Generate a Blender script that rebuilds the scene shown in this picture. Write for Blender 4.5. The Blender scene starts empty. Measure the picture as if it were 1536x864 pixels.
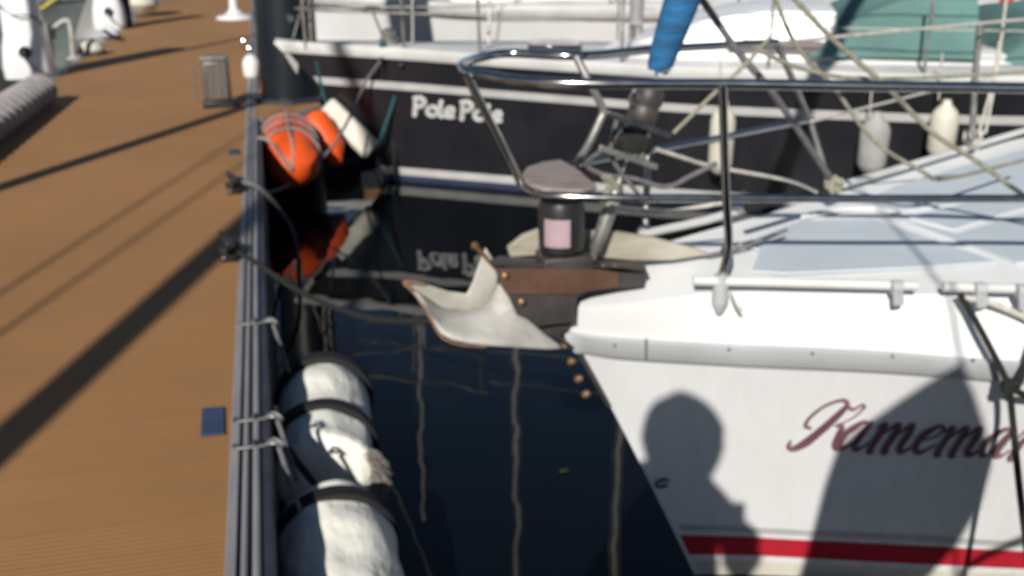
import bpy, bmesh, math, random
from mathutils import Vector, Matrix, noise
R=math.radians; random.seed(7)
sc=bpy.context.scene; COL=sc.collection
# ---------------- camera ----------------
ZC=1.95; FPX=1500.0; PITCH=R(19.8); YAW=R(13.6)
cam=bpy.data.objects.new('Camera',bpy.data.cameras.new('Camera')); COL.objects.link(cam); sc.camera=cam
cam.location=(0,0,ZC); cam.rotation_euler=(R(90)-PITCH,0,-YAW)
cd=cam.data; cd.sensor_width=36; cd.lens=36*FPX/1536; cd.clip_start=.02; cd.clip_end=2000
cd.dof.use_dof=True; cd.dof.focus_distance=.5; cd.dof.aperture_fstop=12.6
# ---------------- light ----------------
SAZ=R(28.3); SEL=R(31.2)       # direction the light travels towards (azimuth from +Y to +X), elevation
S=Vector((math.sin(SAZ)*math.cos(SEL),math.cos(SAZ)*math.cos(SEL),-math.sin(SEL)))
sun=bpy.data.objects.new('Sun',bpy.data.lights.new('Sun','SUN')); COL.objects.link(sun)
sun.data.energy=4.9; sun.data.angle=R(.55); sun.data.color=(1,.955,.88)
sun.rotation_euler=S.to_track_quat('-Z','Y').to_euler()
w=bpy.data.worlds.new('World'); sc.world=w; w.use_nodes=True
nt=w.node_tree; bg=nt.nodes['Background']; sky=nt.nodes.new('ShaderNodeTexSky'); sky.sky_type='NISHITA'
sky.sun_disc=False; sky.sun_elevation=SEL; sky.sun_rotation=SAZ+math.pi; sky.dust_density=.15; sky.ozone_density=2.5
nt.links.new(sky.outputs[0],bg.inputs[0]); bg.inputs[1].default_value=.05
sc.view_settings.view_transform='Standard'; sc.view_settings.look='None'; sc.view_settings.gamma=1
sc.view_settings.exposure=.12
sc.render.engine='CYCLES'; sc.cycles.use_denoising=True; sc.cycles.max_bounces=8
# ---------------- picking points ----------------
Fv=Vector((math.sin(YAW)*math.cos(PITCH),math.cos(YAW)*math.cos(PITCH),-math.sin(PITCH)))
Rv=Vector((math.cos(YAW),-math.sin(YAW),0)); Uv=Rv.cross(Fv); CP=Vector((0,0,ZC))
def ray(u,v): return Fv+Rv*((u-768)/FPX)-Uv*((v-432)/FPX)
def pz(u,v,z): d=ray(u,v); return CP+d*((z-ZC)/d.z)
def py(u,v,y): d=ray(u,v); return CP+d*(y/d.y)
def proj(p):
    q=p-CP; f=q.dot(Fv); return (768+FPX*q.dot(Rv)/f, 432-FPX*q.dot(Uv)/f)
# ---------------- materials ----------------
def mat(name,col,rough=.5,metal=0,var=.12,scale=6,bump=0,bscale=40,coat=0,col2=None,spec=.5,stretch=None,detail=4,bdist=.01,rvar=0):
    m=bpy.data.materials.new(name); m.use_nodes=True; n=m.node_tree; b=n.nodes['Principled BSDF']; L=n.links
    tc=n.nodes.new('ShaderNodeTexCoord'); src=tc.outputs['Object']
    if stretch:
        mp=n.nodes.new('ShaderNodeMapping'); mp.inputs['Scale'].default_value=stretch; L.new(src,mp.inputs[0]); src=mp.outputs[0]
    nz=n.nodes.new('ShaderNodeTexNoise'); nz.inputs['Scale'].default_value=scale; nz.inputs['Detail'].default_value=detail
    L.new(src,nz.inputs[0])
    cr=n.nodes.new('ShaderNodeValToRGB'); cr.color_ramp.elements[0].position=.35; cr.color_ramp.elements[1].position=.68
    c1=col2 if col2 else tuple(c*(1-var) for c in col); 
    cr.color_ramp.elements[0].color=(*c1,1); cr.color_ramp.elements[1].color=(*(tuple(min(1,c*(1+var*.4)) for c in col)),1)
    L.new(nz.outputs[0],cr.inputs[0]); L.new(cr.outputs[0],b.inputs['Base Color'])
    b.inputs['Roughness'].default_value=rough; b.inputs['Metallic'].default_value=metal
    b.inputs['Coat Weight'].default_value=coat; b.inputs['Specular IOR Level'].default_value=spec
    if rvar:
        mr=n.nodes.new('ShaderNodeMapRange'); mr.inputs[3].default_value=max(.03,rough-rvar); mr.inputs[4].default_value=rough+rvar
        L.new(nz.outputs[0],mr.inputs[0]); L.new(mr.outputs[0],b.inputs['Roughness'])
    if bump:
        n2=n.nodes.new('ShaderNodeTexNoise'); n2.inputs['Scale'].default_value=bscale; n2.inputs['Detail'].default_value=5; L.new(src,n2.inputs[0])
        bp=n.nodes.new('ShaderNodeBump'); bp.inputs['Strength'].default_value=bump; bp.inputs['Distance'].default_value=bdist
        L.new(n2.outputs[0],bp.inputs['Height']); L.new(bp.outputs[0],b.inputs['Normal'])
    return m
M={}
M['gel']=mat('white_gelcoat',(.72,.72,.715),.3,0,.05,3,.05,14,.2,rvar=.08)
M['gelh']=mat('streaked_white_gelcoat',(.715,.715,.72),.28,0,.03,4,.04,3,.2,stretch=(5,5,.7),rvar=.08,detail=7)
M['deckw']=mat('white_deck_gelcoat',(.86,.86,.85),.5,0,.05,5)
M['gel2']=mat('weathered_white_gelcoat',(.62,.62,.60),.45,0,.12,4,.05,14)
M['strake']=mat('pale_grey_vinyl',(.42,.43,.44),.5,0,.10,5)
M['nonskid']=mat('blue_grey_deck_paint',(.54,.60,.65),.8,0,.06,5,.3,300,bdist=.002)
M['black_hull']=mat('charcoal_hull_paint',(.017,.017,.021),.3,0,.2,3,rvar=.08)
M['stripe_white']=mat('off_white_stripe_paint',(.48,.47,.46),.4,0,.12,6)
M['red']=mat('red_stripe_paint',(.46,.02,.035),.35,0,.1,6)
M['name_red']=mat('faded_maroon_vinyl',(.21,.10,.125),.35,0,.15,9)
M['name_shade']=mat('pale_vinyl_edge',(.62,.56,.5),.5)
M['steel']=mat('polished_stainless',(.50,.49,.48),.16,1,.12,30,rvar=.05)
M['dull_steel']=mat('weathered_stainless',(.34,.33,.31),.5,.7,.35,18)
M['alu']=mat('anodised_aluminium',(.33,.32,.325),.45,.25,.2,12,stretch=(1,.2,1))
M['alu_dark']=mat('dark_dock_profile',(.05,.055,.075),.45,.3,.3,8)
M['galv']=mat('galvanised_steel',(.47,.46,.43),.6,.1,.45,7,.3,40,col2=(.33,.31,.27),rvar=.1)
M['rust']=mat('rust',(.26,.14,.08),.85,0,.4,14,.2,60)
M['shank']=mat('stained_galvanised',(.40,.38,.32),.6,.1,.3,6,.1,40,stretch=(1,1,4),col2=(.30,.26,.19))
M['brown']=mat('rust_stained_brown_plate',(.12,.062,.04),.55,.2,.35,7,.2,60)
M['darkplate']=mat('dark_grey_cheek_plate',(.07,.062,.06),.5,.3,.4,9,.15,60)
M['bronze']=mat('weathered_bronze',(.34,.20,.11),.45,.7,.3,20)
M['blackp']=mat('black_plastic',(.018,.018,.02),.4,0,.3,12)
M['pile']=mat('black_pile_sleeve',(.010,.014,.020),.35,0,.3,5,.15,12,stretch=(4,4,.5))
M['strap']=mat('black_rubber_strap',(.009,.009,.010),.75,0,.2,10)
M['wrap']=mat('creased_white_sheeting',(.86,.84,.74),.55,0,.1,3,.65,9,col2=(.72,.71,.65),bdist=.05,stretch=(1,.45,1))
M['algae']=mat('shaggy_weed_growth',(.22,.20,.17),.9,0,.5,60,.8,90)
M['orange']=mat('orange_buoy_plastic',(.80,.095,.010),.45,0,.15,5,.12,12)
M['orange_old']=mat('faded_orange_plastic',(.42,.06,.035),.6,0,.3,6,.2,14)
M['fender']=mat('aged_white_fender_vinyl',(.62,.59,.50),.5,0,.15,4,.1,12)
M['fender_grey']=mat('grey_fender_fabric',(.36,.36,.34),.8,0,.2,6)
M['blue_sail']=mat('blue_sun_cover_cloth',(.016,.125,.29),.85,0,.4,7,.6,30,stretch=(1,1,5))
M['teal']=mat('teal_canvas',(.10,.20,.185),.85,0,.2,3,.5,6,bdist=.03)
M['rope_g']=mat('olive_grey_rope',(.30,.29,.22),.9,0,.3,60,.5,200)
M['rope_d']=mat('dark_rope',(.014,.014,.011),.9,0,.4,60,.6,220)
M['rope_w']=mat('pale_rope',(.55,.52,.46),.9,0,.25,60,.5,200)
M['rope_t']=mat('teal_rope',(.015,.085,.095),.85,0,.3,50,.5,200)
M['cordg']=mat('grimy_cord',(.30,.27,.24),.9,0,.3,50,.5,200)
M['rope_k']=mat('grey_braided_rope',(.16,.15,.16),.9,0,.3,50,.5,200)
M['wood']=mat('weathered_grey_teak',(.30,.25,.23),.85,0,.35,6,.3,50,stretch=(2,14,2))
M['label']=mat('faded_pink_sticker',(.40,.285,.31),.6,0,.15,20)
M['glassd']=mat('tinted_window',(.03,.03,.045),.1,0,.2,4)
M['window_red']=mat('dull_maroon_window_band',(.06,.022,.032),.45,0,.4,3)
M['blue_plate']=mat('blue_grey_hatch_plate',(.055,.08,.15),.4,.3,.25,8)
M['box']=mat('brushed_brown_grey_metal',(.15,.125,.115),.45,.3,.25,6,stretch=(8,8,.4))
M['ribbed']=mat('grey_ribbed_rubber',(.30,.28,.28),.7,0,.25,8)
M['leaf']=mat('leaf',(.035,.06,.012),.6,0,.3,30)
M['yellow']=mat('yellow_plastic',(.72,.66,.10),.5)
M['bluef']=mat('blue_fender_cloth',(.02,.03,.075),.7,0,.2,5)
M['redflag']=mat('red_flag_cloth',(.50,.04,.04),.8,0,.15,6)
M['skin']=mat('skin',(.55,.33,.23),.5); M['jacket']=mat('navy_jacket',(.04,.05,.09),.8,0,.2,8,.3,40)
M['trousers']=mat('dark_trousers',(.05,.05,.055),.85,0,.2,8); M['hair']=mat('black_hair',(.02,.017,.015),.6)
M['greycanvas']=mat('grey_green_canvas',(.17,.20,.19),.85,0,.15,4,.3,8)
def dock_material():
    m=bpy.data.materials.new('grooved_brown_composite_decking'); m.use_nodes=True; n=m.node_tree; L=n.links; b=n.nodes['Principled BSDF']
    tc=n.nodes.new('ShaderNodeTexCoord'); sp=n.nodes.new('ShaderNodeSeparateXYZ'); L.new(tc.outputs['Object'],sp.inputs[0])
    def mth(op,a,bv=None,c=None):
        k=n.nodes.new('ShaderNodeMath'); k.operation=op
        for i,x in enumerate((a,bv,c)):
            if x is None: continue
            if isinstance(x,(int,float)): k.inputs[i].default_value=x
            else: L.new(x,k.inputs[i])
        return k.outputs[0]
    y=sp.outputs['Y']
    groove=mth('SINE',mth('MULTIPLY',y,2*math.pi/.0195))        # fine grooves
    g01=mth('MULTIPLY_ADD',groove,.5,.5)
    fr=mth('FRACT',mth('DIVIDE',y,.145)); joint=mth('LESS_THAN',fr,.035)
    bid=mth('FLOOR',mth('DIVIDE',y,.145))
    wn=n.nodes.new('ShaderNodeTexWhiteNoise'); wn.noise_dimensions='1D'; L.new(bid,wn.inputs['W'])
    mp=n.nodes.new('ShaderNodeMapping'); mp.inputs['Scale'].default_value=(1.5,5,1); L.new(tc.outputs['Object'],mp.inputs[0])
    nz=n.nodes.new('ShaderNodeTexNoise'); nz.inputs['Scale'].default_value=2.4; nz.inputs['Detail'].default_value=6; L.new(mp.outputs[0],nz.inputs[0])
    nz2=n.nodes.new('ShaderNodeTexNoise'); nz2.inputs['Scale'].default_value=1.1; nz2.inputs['Detail'].default_value=5; L.new(tc.outputs['Object'],nz2.inputs[0])
    tot=mth('ADD',mth('MULTIPLY',nz.outputs[0],.16),mth('ADD',mth('MULTIPLY',nz2.outputs[0],.50),mth('MULTIPLY',wn.outputs[0],.05)))
    cr=n.nodes.new('ShaderNodeValToRGB'); cr.color_ramp.elements[0].position=.20; cr.color_ramp.elements[1].position=.55
    cr.color_ramp.elements[0].color=(.285,.142,.051,1); cr.color_ramp.elements[1].color=(.368,.184,.068,1); L.new(tot,cr.inputs[0])
    mx=n.nodes.new('ShaderNodeMix'); mx.data_type='RGBA'; mx.blend_type='MULTIPLY'; mx.inputs[0].default_value=1
    f=mth('SUBTRACT',mth('MULTIPLY_ADD',g01,.30,.78),mth('MULTIPLY',joint,.12))
    cc=n.nodes.new('ShaderNodeCombineColor'); [L.new(f,cc.inputs[i]) for i in range(3)]
    L.new(cr.outputs[0],mx.inputs[6]); L.new(cc.outputs[0],mx.inputs[7]); L.new(mx.outputs[2],b.inputs['Base Color'])
    bp=n.nodes.new('ShaderNodeBump'); bp.inputs['Strength'].default_value=.35; bp.inputs['Distance'].default_value=.003
    L.new(g01,bp.inputs['Height']); L.new(bp.outputs[0],b.inputs['Normal']); b.inputs['Roughness'].default_value=.75
    return m
M['deck']=dock_material()
def water_material():
    m=bpy.data.materials.new('dark_harbour_water'); m.use_nodes=True; n=m.node_tree; L=n.links; b=n.nodes['Principled BSDF']
    b.inputs['Base Color'].default_value=(.002,.0035,.005,1); b.inputs['Roughness'].default_value=.015; b.inputs['IOR'].default_value=1.33
    tc=n.nodes.new('ShaderNodeTexCoord'); nz=n.nodes.new('ShaderNodeTexNoise'); nz.inputs['Scale'].default_value=3.2; nz.inputs['Detail'].default_value=1.5
    L.new(tc.outputs['Object'],nz.inputs[0]); n2=n.nodes.new('ShaderNodeTexNoise'); n2.inputs['Scale'].default_value=.7; L.new(tc.outputs['Object'],n2.inputs[0])
    a=n.nodes.new('ShaderNodeMath'); a.operation='ADD'; L.new(nz.outputs[0],a.inputs[0]); L.new(n2.outputs[0],a.inputs[1])
    bp=n.nodes.new('ShaderNodeBump'); bp.inputs['Strength'].default_value=.16; bp.inputs['Distance'].default_value=.010
    L.new(a.outputs[0],bp.inputs['Height']); L.new(bp.outputs[0],b.inputs['Normal']); return m
M['water']=water_material()
# ---------------- mesh helpers ----------------
class MB:
    def __init__(s): s.v=[]; s.f=[]
    def add(s,vs,fs):
        o=len(s.v); s.v+= [Vector(v) for v in vs]; s.f+=[tuple(i+o for i in f) for f in fs]; return s
    def box(s,x0,x1,y0,y1,z0,z1):
        return s.add([(x,y,z) for x in (x0,x1) for y in (y0,y1) for z in (z0,z1)],
            [(0,1,3,2),(4,6,7,5),(0,4,5,1),(2,3,7,6),(0,2,6,4),(1,5,7,3)])
    def bar(s,a,b,w,h,up=Vector((0,0,1))):
        a=Vector(a);b=Vector(b); d=(b-a).normalized(); x=d.cross(up).normalized(); u=x.cross(d)
        q=[-x*w-u*h,x*w-u*h,x*w+u*h,-x*w+u*h]
        return s.add([a+k/2 for k in q]+[b+k/2 for k in q],[(3,2,1,0),(4,5,6,7),(0,1,5,4),(1,2,6,5),(2,3,7,6),(3,0,4,7)])
    def tube(s,pts,r,n=12,cap=True,closed=False):
        pts=[Vector(p) for p in pts]; N=len(pts); rs=r if isinstance(r,(list,tuple)) else [r]*N
        rings=[]; prev=None
        for i,p in enumerate(pts):
            if closed: d=(pts[(i+1)%N]-pts[i-1])
            else: d=(pts[min(i+1,N-1)]-pts[max(i-1,0)])
            d.normalize()
            if prev is None:
                t=Vector((0,0,1)) if abs(d.z)<.9 else Vector((1,0,0)); a=d.cross(t).normalized()
            else: a=(prev-d*prev.dot(d)).normalized()
            prev=a; b=d.cross(a)
            rings.append([p+(a*math.cos(2*math.pi*k/n)+b*math.sin(2*math.pi*k/n))*rs[i] for k in range(n)])
        vs=[q for r_ in rings for q in r_]; fs=[]
        M_=N if closed else N-1
        for i in range(M_):
            j=(i+1)%N
            for k in range(n): fs.append((i*n+k,i*n+(k+1)%n,j*n+(k+1)%n,j*n+k))
        if cap and not closed: fs.append(tuple(range(n))[::-1]); fs.append(tuple((N-1)*n+k for k in range(n)))
        return s.add(vs,fs)
    def lathe(s,a,axis,prof,n=24,wob=0,sc=1.0,seed=0):
        # prof: list of (distance along axis, radius)
        a=Vector(a); d=Vector(axis).normalized(); t=Vector((0,0,1)) if abs(d.z)<.9 else Vector((1,0,0))
        x=d.cross(t).normalized(); y=d.cross(x); vs=[];fs=[]
        for i,(h,r) in enumerate(prof):
            for k in range(n):
                an=2*math.pi*k/n; q=a+d*h+(x*math.cos(an)+y*math.sin(an))*max(r,.0005)
                if wob: q+= (x*math.cos(an)+y*math.sin(an))*wob*noise.noise(q*sc+Vector((seed,0,0)))
                vs.append(q)
        for i in range(len(prof)-1):
            for k in range(n): fs.append((i*n+k,i*n+(k+1)%n,(i+1)*n+(k+1)%n,(i+1)*n+k))
        fs.append(tuple(range(n))[::-1]); fs.append(tuple((len(prof)-1)*n+k for k in range(n)))
        return s.add(vs,fs)
    def slab(s,pts,th):
        pts=[Vector(p) for p in pts]; th=Vector(th); n=len(pts)
        return s.add(pts+[p+th for p in pts],[tuple(range(n)),tuple(range(n,2*n))[::-1]]+[(i,(i+1)%n,(i+1)%n+n,i+n)[::-1] for i in range(n)])
def smooth(p,n=6,closed=False):   # Catmull-Rom
    p=[Vector(q) for q in p]; out=[]; N=len(p)
    for i in range(N if closed else N-1):
        if closed: a,b,c,d=p[i-1],p[i],p[(i+1)%N],p[(i+2)%N]
        else: a,b,c,d=p[max(i-1,0)],p[i],p[i+1],p[min(i+2,N-1)]
        for k in range(n):
            t=k/n; out.append(.5*((2*b)+(c-a)*t+(2*a-5*b+4*c-d)*t*t+(-a+3*b-3*c+d)*t**3))
    if not closed: out.append(p[-1])
    return out
def tag(o,label=None,cat=None,group=None,kind=None):
    if label:o['label']=label
    if cat:o['category']=cat
    if group:o['group']=group
    if kind:o['kind']=kind
    return o
def thing(name,loc,label,cat,group=None):
    o=bpy.data.objects.new(name,None); COL.objects.link(o); o.location=loc; o.empty_display_size=.05
    return tag(o,label,cat,group)
def root_loc(p):
    l=Vector((0,0,0))
    while p is not None: l+=Vector(p.location); p=p.parent
    return l
def build(name,mb,m,parent=None,shade=True,bevel=0,loc=None,subd=0,label=None):
    me=bpy.data.meshes.new(name); off=root_loc(parent) if parent else Vector(loc or (0,0,0))
    me.from_pydata([tuple(v-off) for v in mb.v],[],mb.f); me.update()
    bm=bmesh.new(); bm.from_mesh(me); bmesh.ops.recalc_face_normals(bm,faces=bm.faces); bm.to_mesh(me); bm.free()
    o=bpy.data.objects.new(name,me); COL.objects.link(o)
    if parent: o.parent=parent
    else: o.location=off
    for k in (m if isinstance(m,(list,tuple)) else [m]): me.materials.append(k)
    if shade:
        for p in me.polygons: p.use_smooth=True
        me.set_sharp_from_angle(angle=R(38))
    if bevel:
        b=o.modifiers.new('bevel','BEVEL'); b.width=bevel; b.segments=2; b.limit_method='ANGLE'
    if subd:
        b=o.modifiers.new('sub','SUBSURF'); b.levels=subd; b.render_levels=subd
    if label: o['label']=label
    return o
def copy_tree(o,parent=None):
    c=o.copy(); COL.objects.link(c)
    if parent: c.parent=parent
    for ch in list(o.children): copy_tree(ch,c)
    return c
def interp(tab,x):
    if x<=tab[0][0]: return tab[0][1]
    for (a,b),(c,d) in zip(tab,tab[1:]):
        if x<=c:
            return b+(d-b)*(x-a)/(c-a)
    return tab[-1][1]
# ---------------- the yacht hull family ----------------
class Hull:
    def __init__(s,origin,ang,L,top,low,rake,zs,zb=-.25,power=1.6,zlow=.1):
        s.o=Vector((origin[0],origin[1],0)); s.ax=Vector((math.cos(ang),math.sin(ang),0)); s.sd=Vector((math.sin(ang),-math.cos(ang),0)) # near side for ang~0
        s.L=L; s.top=s._sm(top); s.low=s._sm(low); s.rake=rake; s.zs=zs; s.zb=zb; s.pw=power; s.zl=zlow
    def _sm(s,tab):
        out=[]; P=[Vector((a,b,0)) for a,b in tab]
        for q in smooth(P,5): out.append((q.x,max(q.y,0)))
        return out
    def P(s,a,w,side=1,off=0):
        # w 0..1 from bottom to sheer
        r0=s.rake(w); S_=r0+(s.L-r0)*(a**s.pw); z=s.zb+w*(interp(s.zs,S_)-s.zb)
        k=(z-s.zl)/(interp(s.zs,S_)-s.zl); k=max(-.35,min(1,k))
        d=S_-r0; t=max(0,interp(s.low,d)+(interp(s.top,d)-interp(s.low,d))*k) + off
        if a==0: t=0
        return s.o+s.ax*S_+s.sd*(t*side)+Vector((0,0,z))
    def wz(s,a,z):
        w=.5
        for _ in range(12):
            r0=s.rake(w); S_=r0+(s.L-r0)*(a**s.pw); w=(z-s.zb)/(interp(s.zs,S_)-s.zb)
        return w
    def mesh(s,na=40,nw=14,rim=.0):
        mb=MB(); vs=[];fs=[]
        for side in (1,-1):
            o=len(vs)
            for j in range(nw+1):
                for i in range(na+1): vs.append(s.P(i/na,j/nw,side))
            for j in range(nw):
                for i in range(na):
                    q=(o+j*(na+1)+i,o+j*(na+1)+i+1,o+(j+1)*(na+1)+i+1,o+(j+1)*(na+1)+i); fs.append(q if side==1 else q[::-1])
        # transom
        m=(na+1)*(nw+1)
        for j in range(nw):
            a=j*(na+1)+na; fs.append((a,a+m,a+m+na+1,a+na+1))
        mb.add(vs,fs)
        b=bmesh.new(); V=[b.verts.new(v) for v in mb.v]
        for f in mb.f:
            try:b.faces.new([V[i] for i in f])
            except: pass
        bmesh.ops.remove_doubles(b,verts=b.verts,dist=1e-5)
        b.verts.index_update(); out=MB(); out.v=[v.co.copy() for v in b.verts]; out.f=[tuple(v.index for v in f.verts) for f in b.faces]; b.free(); return out
    def cap(s,dz=0,n=40,inset=0):
        mb=MB(); vs=[];fs=[]
        for i in range(n+1):
            p=s.P(i/n,1,1); q=s.P(i/n,1,-1); c=(p+q)/2
            for k in range(9):
                f=k/8; r=p.lerp(q,f); wd=(p-q).length; r.z+=dz+.035*wd*(1-(2*f-1)**2)*.6
                vs.append(r)
        for i in range(n):
            for k in range(8): fs.append((i*9+k,(i+1)*9+k,(i+1)*9+k+1,i*9+k+1))
        return mb.add(vs,fs)
    def band(s,z0,z1,a0,a1,side=1,off=.003,n=40,th=0,relsheer=False):
        mb=MB(); vs=[];fs=[]
        prof=[(z0,off),(z1,off)] if not th else [(z0,0),(z0+.05*(z1-z0),th*.8),(z0+.2*(z1-z0),th),(z0+.8*(z1-z0),th*.92),(z0+.93*(z1-z0),th*.75),(z1,0)]
        m=len(prof)
        for i in range(n+1):
            a=a0+(a1-a0)*i/n
            for (z,o_) in prof:
                zz=z
                if relsheer: 
                    S_=s.rake(1)+(s.L-s.rake(1))*(a**s.pw); zz=interp(s.zs,S_)+z
                p=s.P(a,s.wz(a,zz),side); p+=s.sd*(side*o_)
                if a==0 or i==0: p+=s.ax*(-o_ if a==0 else 0)
                vs.append(p)
        for i in range(n):
            for k in range(m-1): fs.append((i*m+k,(i+1)*m+k,(i+1)*m+k+1,i*m+k+1))
        return mb.add(vs,fs)
    def at_px(s,u,v,side=1,a=.3,w=.5):
        best=None
        for ia in range(1,60):
            for iw in range(0,21):
                p=s.P(ia/60,iw/20,side); x,y=proj(p); d=(x-u)**2+(y-v)**2
                if best is None or d<best[0]: best=(d,ia/60,iw/20)
        _,a,w=best
        for _ in range(12):
            x,y=proj(s.P(a,w,side)); e=1e-4
            xa,ya=proj(s.P(a+e,w,side)); xw,yw=proj(s.P(a,w+e,side))
            A,B,C,D=(xa-x)/e,(xw-x)/e,(ya-y)/e,(yw-y)/e; det=A*D-B*C
            if abs(det)<1e-9: break
            ex,ey=u-x,v-y; a+=(D*ex-B*ey)/det*.8; w+=(A*ey-C*ex)/det*.8
            a=min(.999,max(.0005,a)); w=min(1.05,max(.02,w))
        return s.P(a,w,side)
    def local(s,S_,t,z): return s.o+s.ax*S_+s.sd*t+Vector((0,0,z))
def ribbon_on(hull,strokes,mb,px0,sx,sy,slant,basesl,lift=.003):
    """strokes: lists of (x,y,width) in letter units (x-height 1); lays flat ribbons on the hull side."""
    # a local affine frame of the hull side taken from three points of the lettering
    def frame(u,v): return hull.at_px(u,v)
    cache={}
    def pt(x,y):
        u=px0[0]+x*sx+y*slant*sy; v=px0[1]-y*sy+basesl*(u-px0[0])
        gu=math.floor((u-px0[0])/40); 
        key=gu
        def col(k):
            if k not in cache:
                uu=px0[0]+k*40; vv=px0[1]+basesl*(k*40)
                cache[k]=(frame(uu,vv-sy*.0),frame(uu,vv-sy*2))
            return cache[k]
        f=(u-px0[0])/40-gu; (a0,a1),(b0,b1)=col(gu),col(gu+1)
        vv=px0[1]+basesl*(u-px0[0]); g=(vv-v)/(sy*2)
        return a0.lerp(b0,f).lerp(a1.lerp(b1,f),g)
    for k,st in enumerate(strokes):
        P=smooth([Vector((x,y,wd)) for x,y,wd in st],5); vs=[];fs=[]; nrm=hull.sd
        L3=[pt(q.x,q.y) for q in P]
        unit=(pt(1,0)-pt(0,0)).length
        for i,q in enumerate(P):
            d=(L3[min(i+1,len(L3)-1)]-L3[max(i-1,0)]).normalized(); sdv=d.cross(nrm).normalized()
            # round nib slightly wider across than along the slope
            wd=abs(q.z)*unit*.5; o=nrm*(lift+.0002*k)
            vs+=[L3[i]+sdv*wd+o,L3[i]-sdv*wd+o]
        for i in range(len(P)-1): fs.append((2*i,2*i+1,2*i+3,2*i+2))
        # round ends
        mb.add(vs,fs)
        for i in (0,len(P)-1):
            wd=abs(P[i].z)*unit*.5
            if wd>.0008:
                c=L3[i]+nrm*(lift+.0002*k+.0001); e1=hull.ax; e2=Vector((0,0,1))
                mb.add([c]+[c+(e1*math.cos(t*math.pi/5)+e2*math.sin(t*math.pi/5))*wd for t in range(10)],[(0,1+t,1+(t+1)%10) for t in range(10)])
# =====================================================================
# SETTING
# =====================================================================
o=build('water',MB().add([(-600,-600,0),(600,-600,0),(600,600,0),(-600,600,0)],[(0,1,2,3)]),M['water'],shade=False); o['kind']='structure'
DZ=.55; EX=-.187
o=build('dock_deck',MB().box(-2.02,EX,-9,46,DZ-.09,DZ).slab([(EX,8.0,DZ-.08),(.42,8.45,DZ-.08),(.42,9.35,DZ-.08),(EX,9.6,DZ-.08)],(0,0,.078)),M['deck'],shade=False); o['kind']='structure'
# edge profile of the dock
ep=thing('dock_edge_rail',(EX,2,DZ),'long grooved aluminium edge rail along the brown dock above the floats','dock rail')
build('flange',MB().box(EX+.001,EX+.026,-9,46,DZ-.09,DZ+.008),M['alu'],ep,bevel=.002)
build('rail_channel',MB().box(EX+.027,EX+.088,-9,46,DZ-.09,DZ-.012),M['alu_dark'],ep)  # dark anodised channel; slot shade between the tubes is in its colour
for x,r in ((.044,.0085),(.073,.0105)):
    build('rail_tube',MB().tube([(EX+x,-9,DZ-.004),(EX+x,46,DZ-.004)],r,10),M['alu'],ep)
build('side_skirt',MB().box(EX+.0885,EX+.112,-9,46,.03,DZ-.006),M['alu_dark'],ep,bevel=.004)
o=build('dock_left_kerb',MB().box(-2.075,-2.021,-9,46,.03,DZ+.006),M['alu'],shade=False,bevel=.004); o.name='dock_kerb'; tag(o,'grey metal kerb along the far left edge of the dock','kerb')
ge=build('gusset_edge',MB().bar((EX+.115,7.985,DZ-.04),(.43,8.435,DZ-.04),.035,.1),M['alu'],ep)
o=build('added_dark_pier',MB().box(EX+.113,5.5,9.62,10.2,DZ-.09,DZ),M['deck'],shade=False); o['kind']='structure'  # added pier, hidden from view, darkens the water reflection beside the black bow
o=build('added_pier_float',MB().box(EX+.113,5.6,9.58,10.24,-.1,DZ-.092),M['alu_dark'],bevel=.01); tag(o,'dark float added under the hidden pier to darken the reflection by the black bow','reflection blocker')
# dock hull under the deck
o=build('dock_float_base',MB().box(-1.95,EX-.03,-9,46,-.2,DZ-.092),M['alu_dark']); tag(o,'dark flotation body under the brown dock','dock float')
# =====================================================================
# WHITE YACHT (near, right)
# =====================================================================
YA=math.atan(.09)
K=Hull((.748,2.45),YA,8.6,
 top=[(0,0),(.1,.085),(.4,.24),(.72,.39),(1.07,.585),(1.9,.92),(2.6,1.15),(3.5,1.35),(5,1.48),(8.6,1.2)],
 low=[(0,0),(.2,.075),(.47,.195),(1.0,.425),(1.9,.80),(2.6,1.0),(3.5,1.2),(5,1.35),(8.6,1.05)],
 rake=lambda w: .575*max(0,1-w)**.93, zs=[(0,.905),(2,.905),(8.6,.88)],zb=-.25,power=1.7)
ky=thing('sailing_yacht',(3.2,2.6,0),'nearest white sailing yacht, with maroon script name, red stripe and chrome bow rail','sailing yacht')
build('hull',K.mesh(70,20),M['gelh'],ky)
kb=MB()
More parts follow.
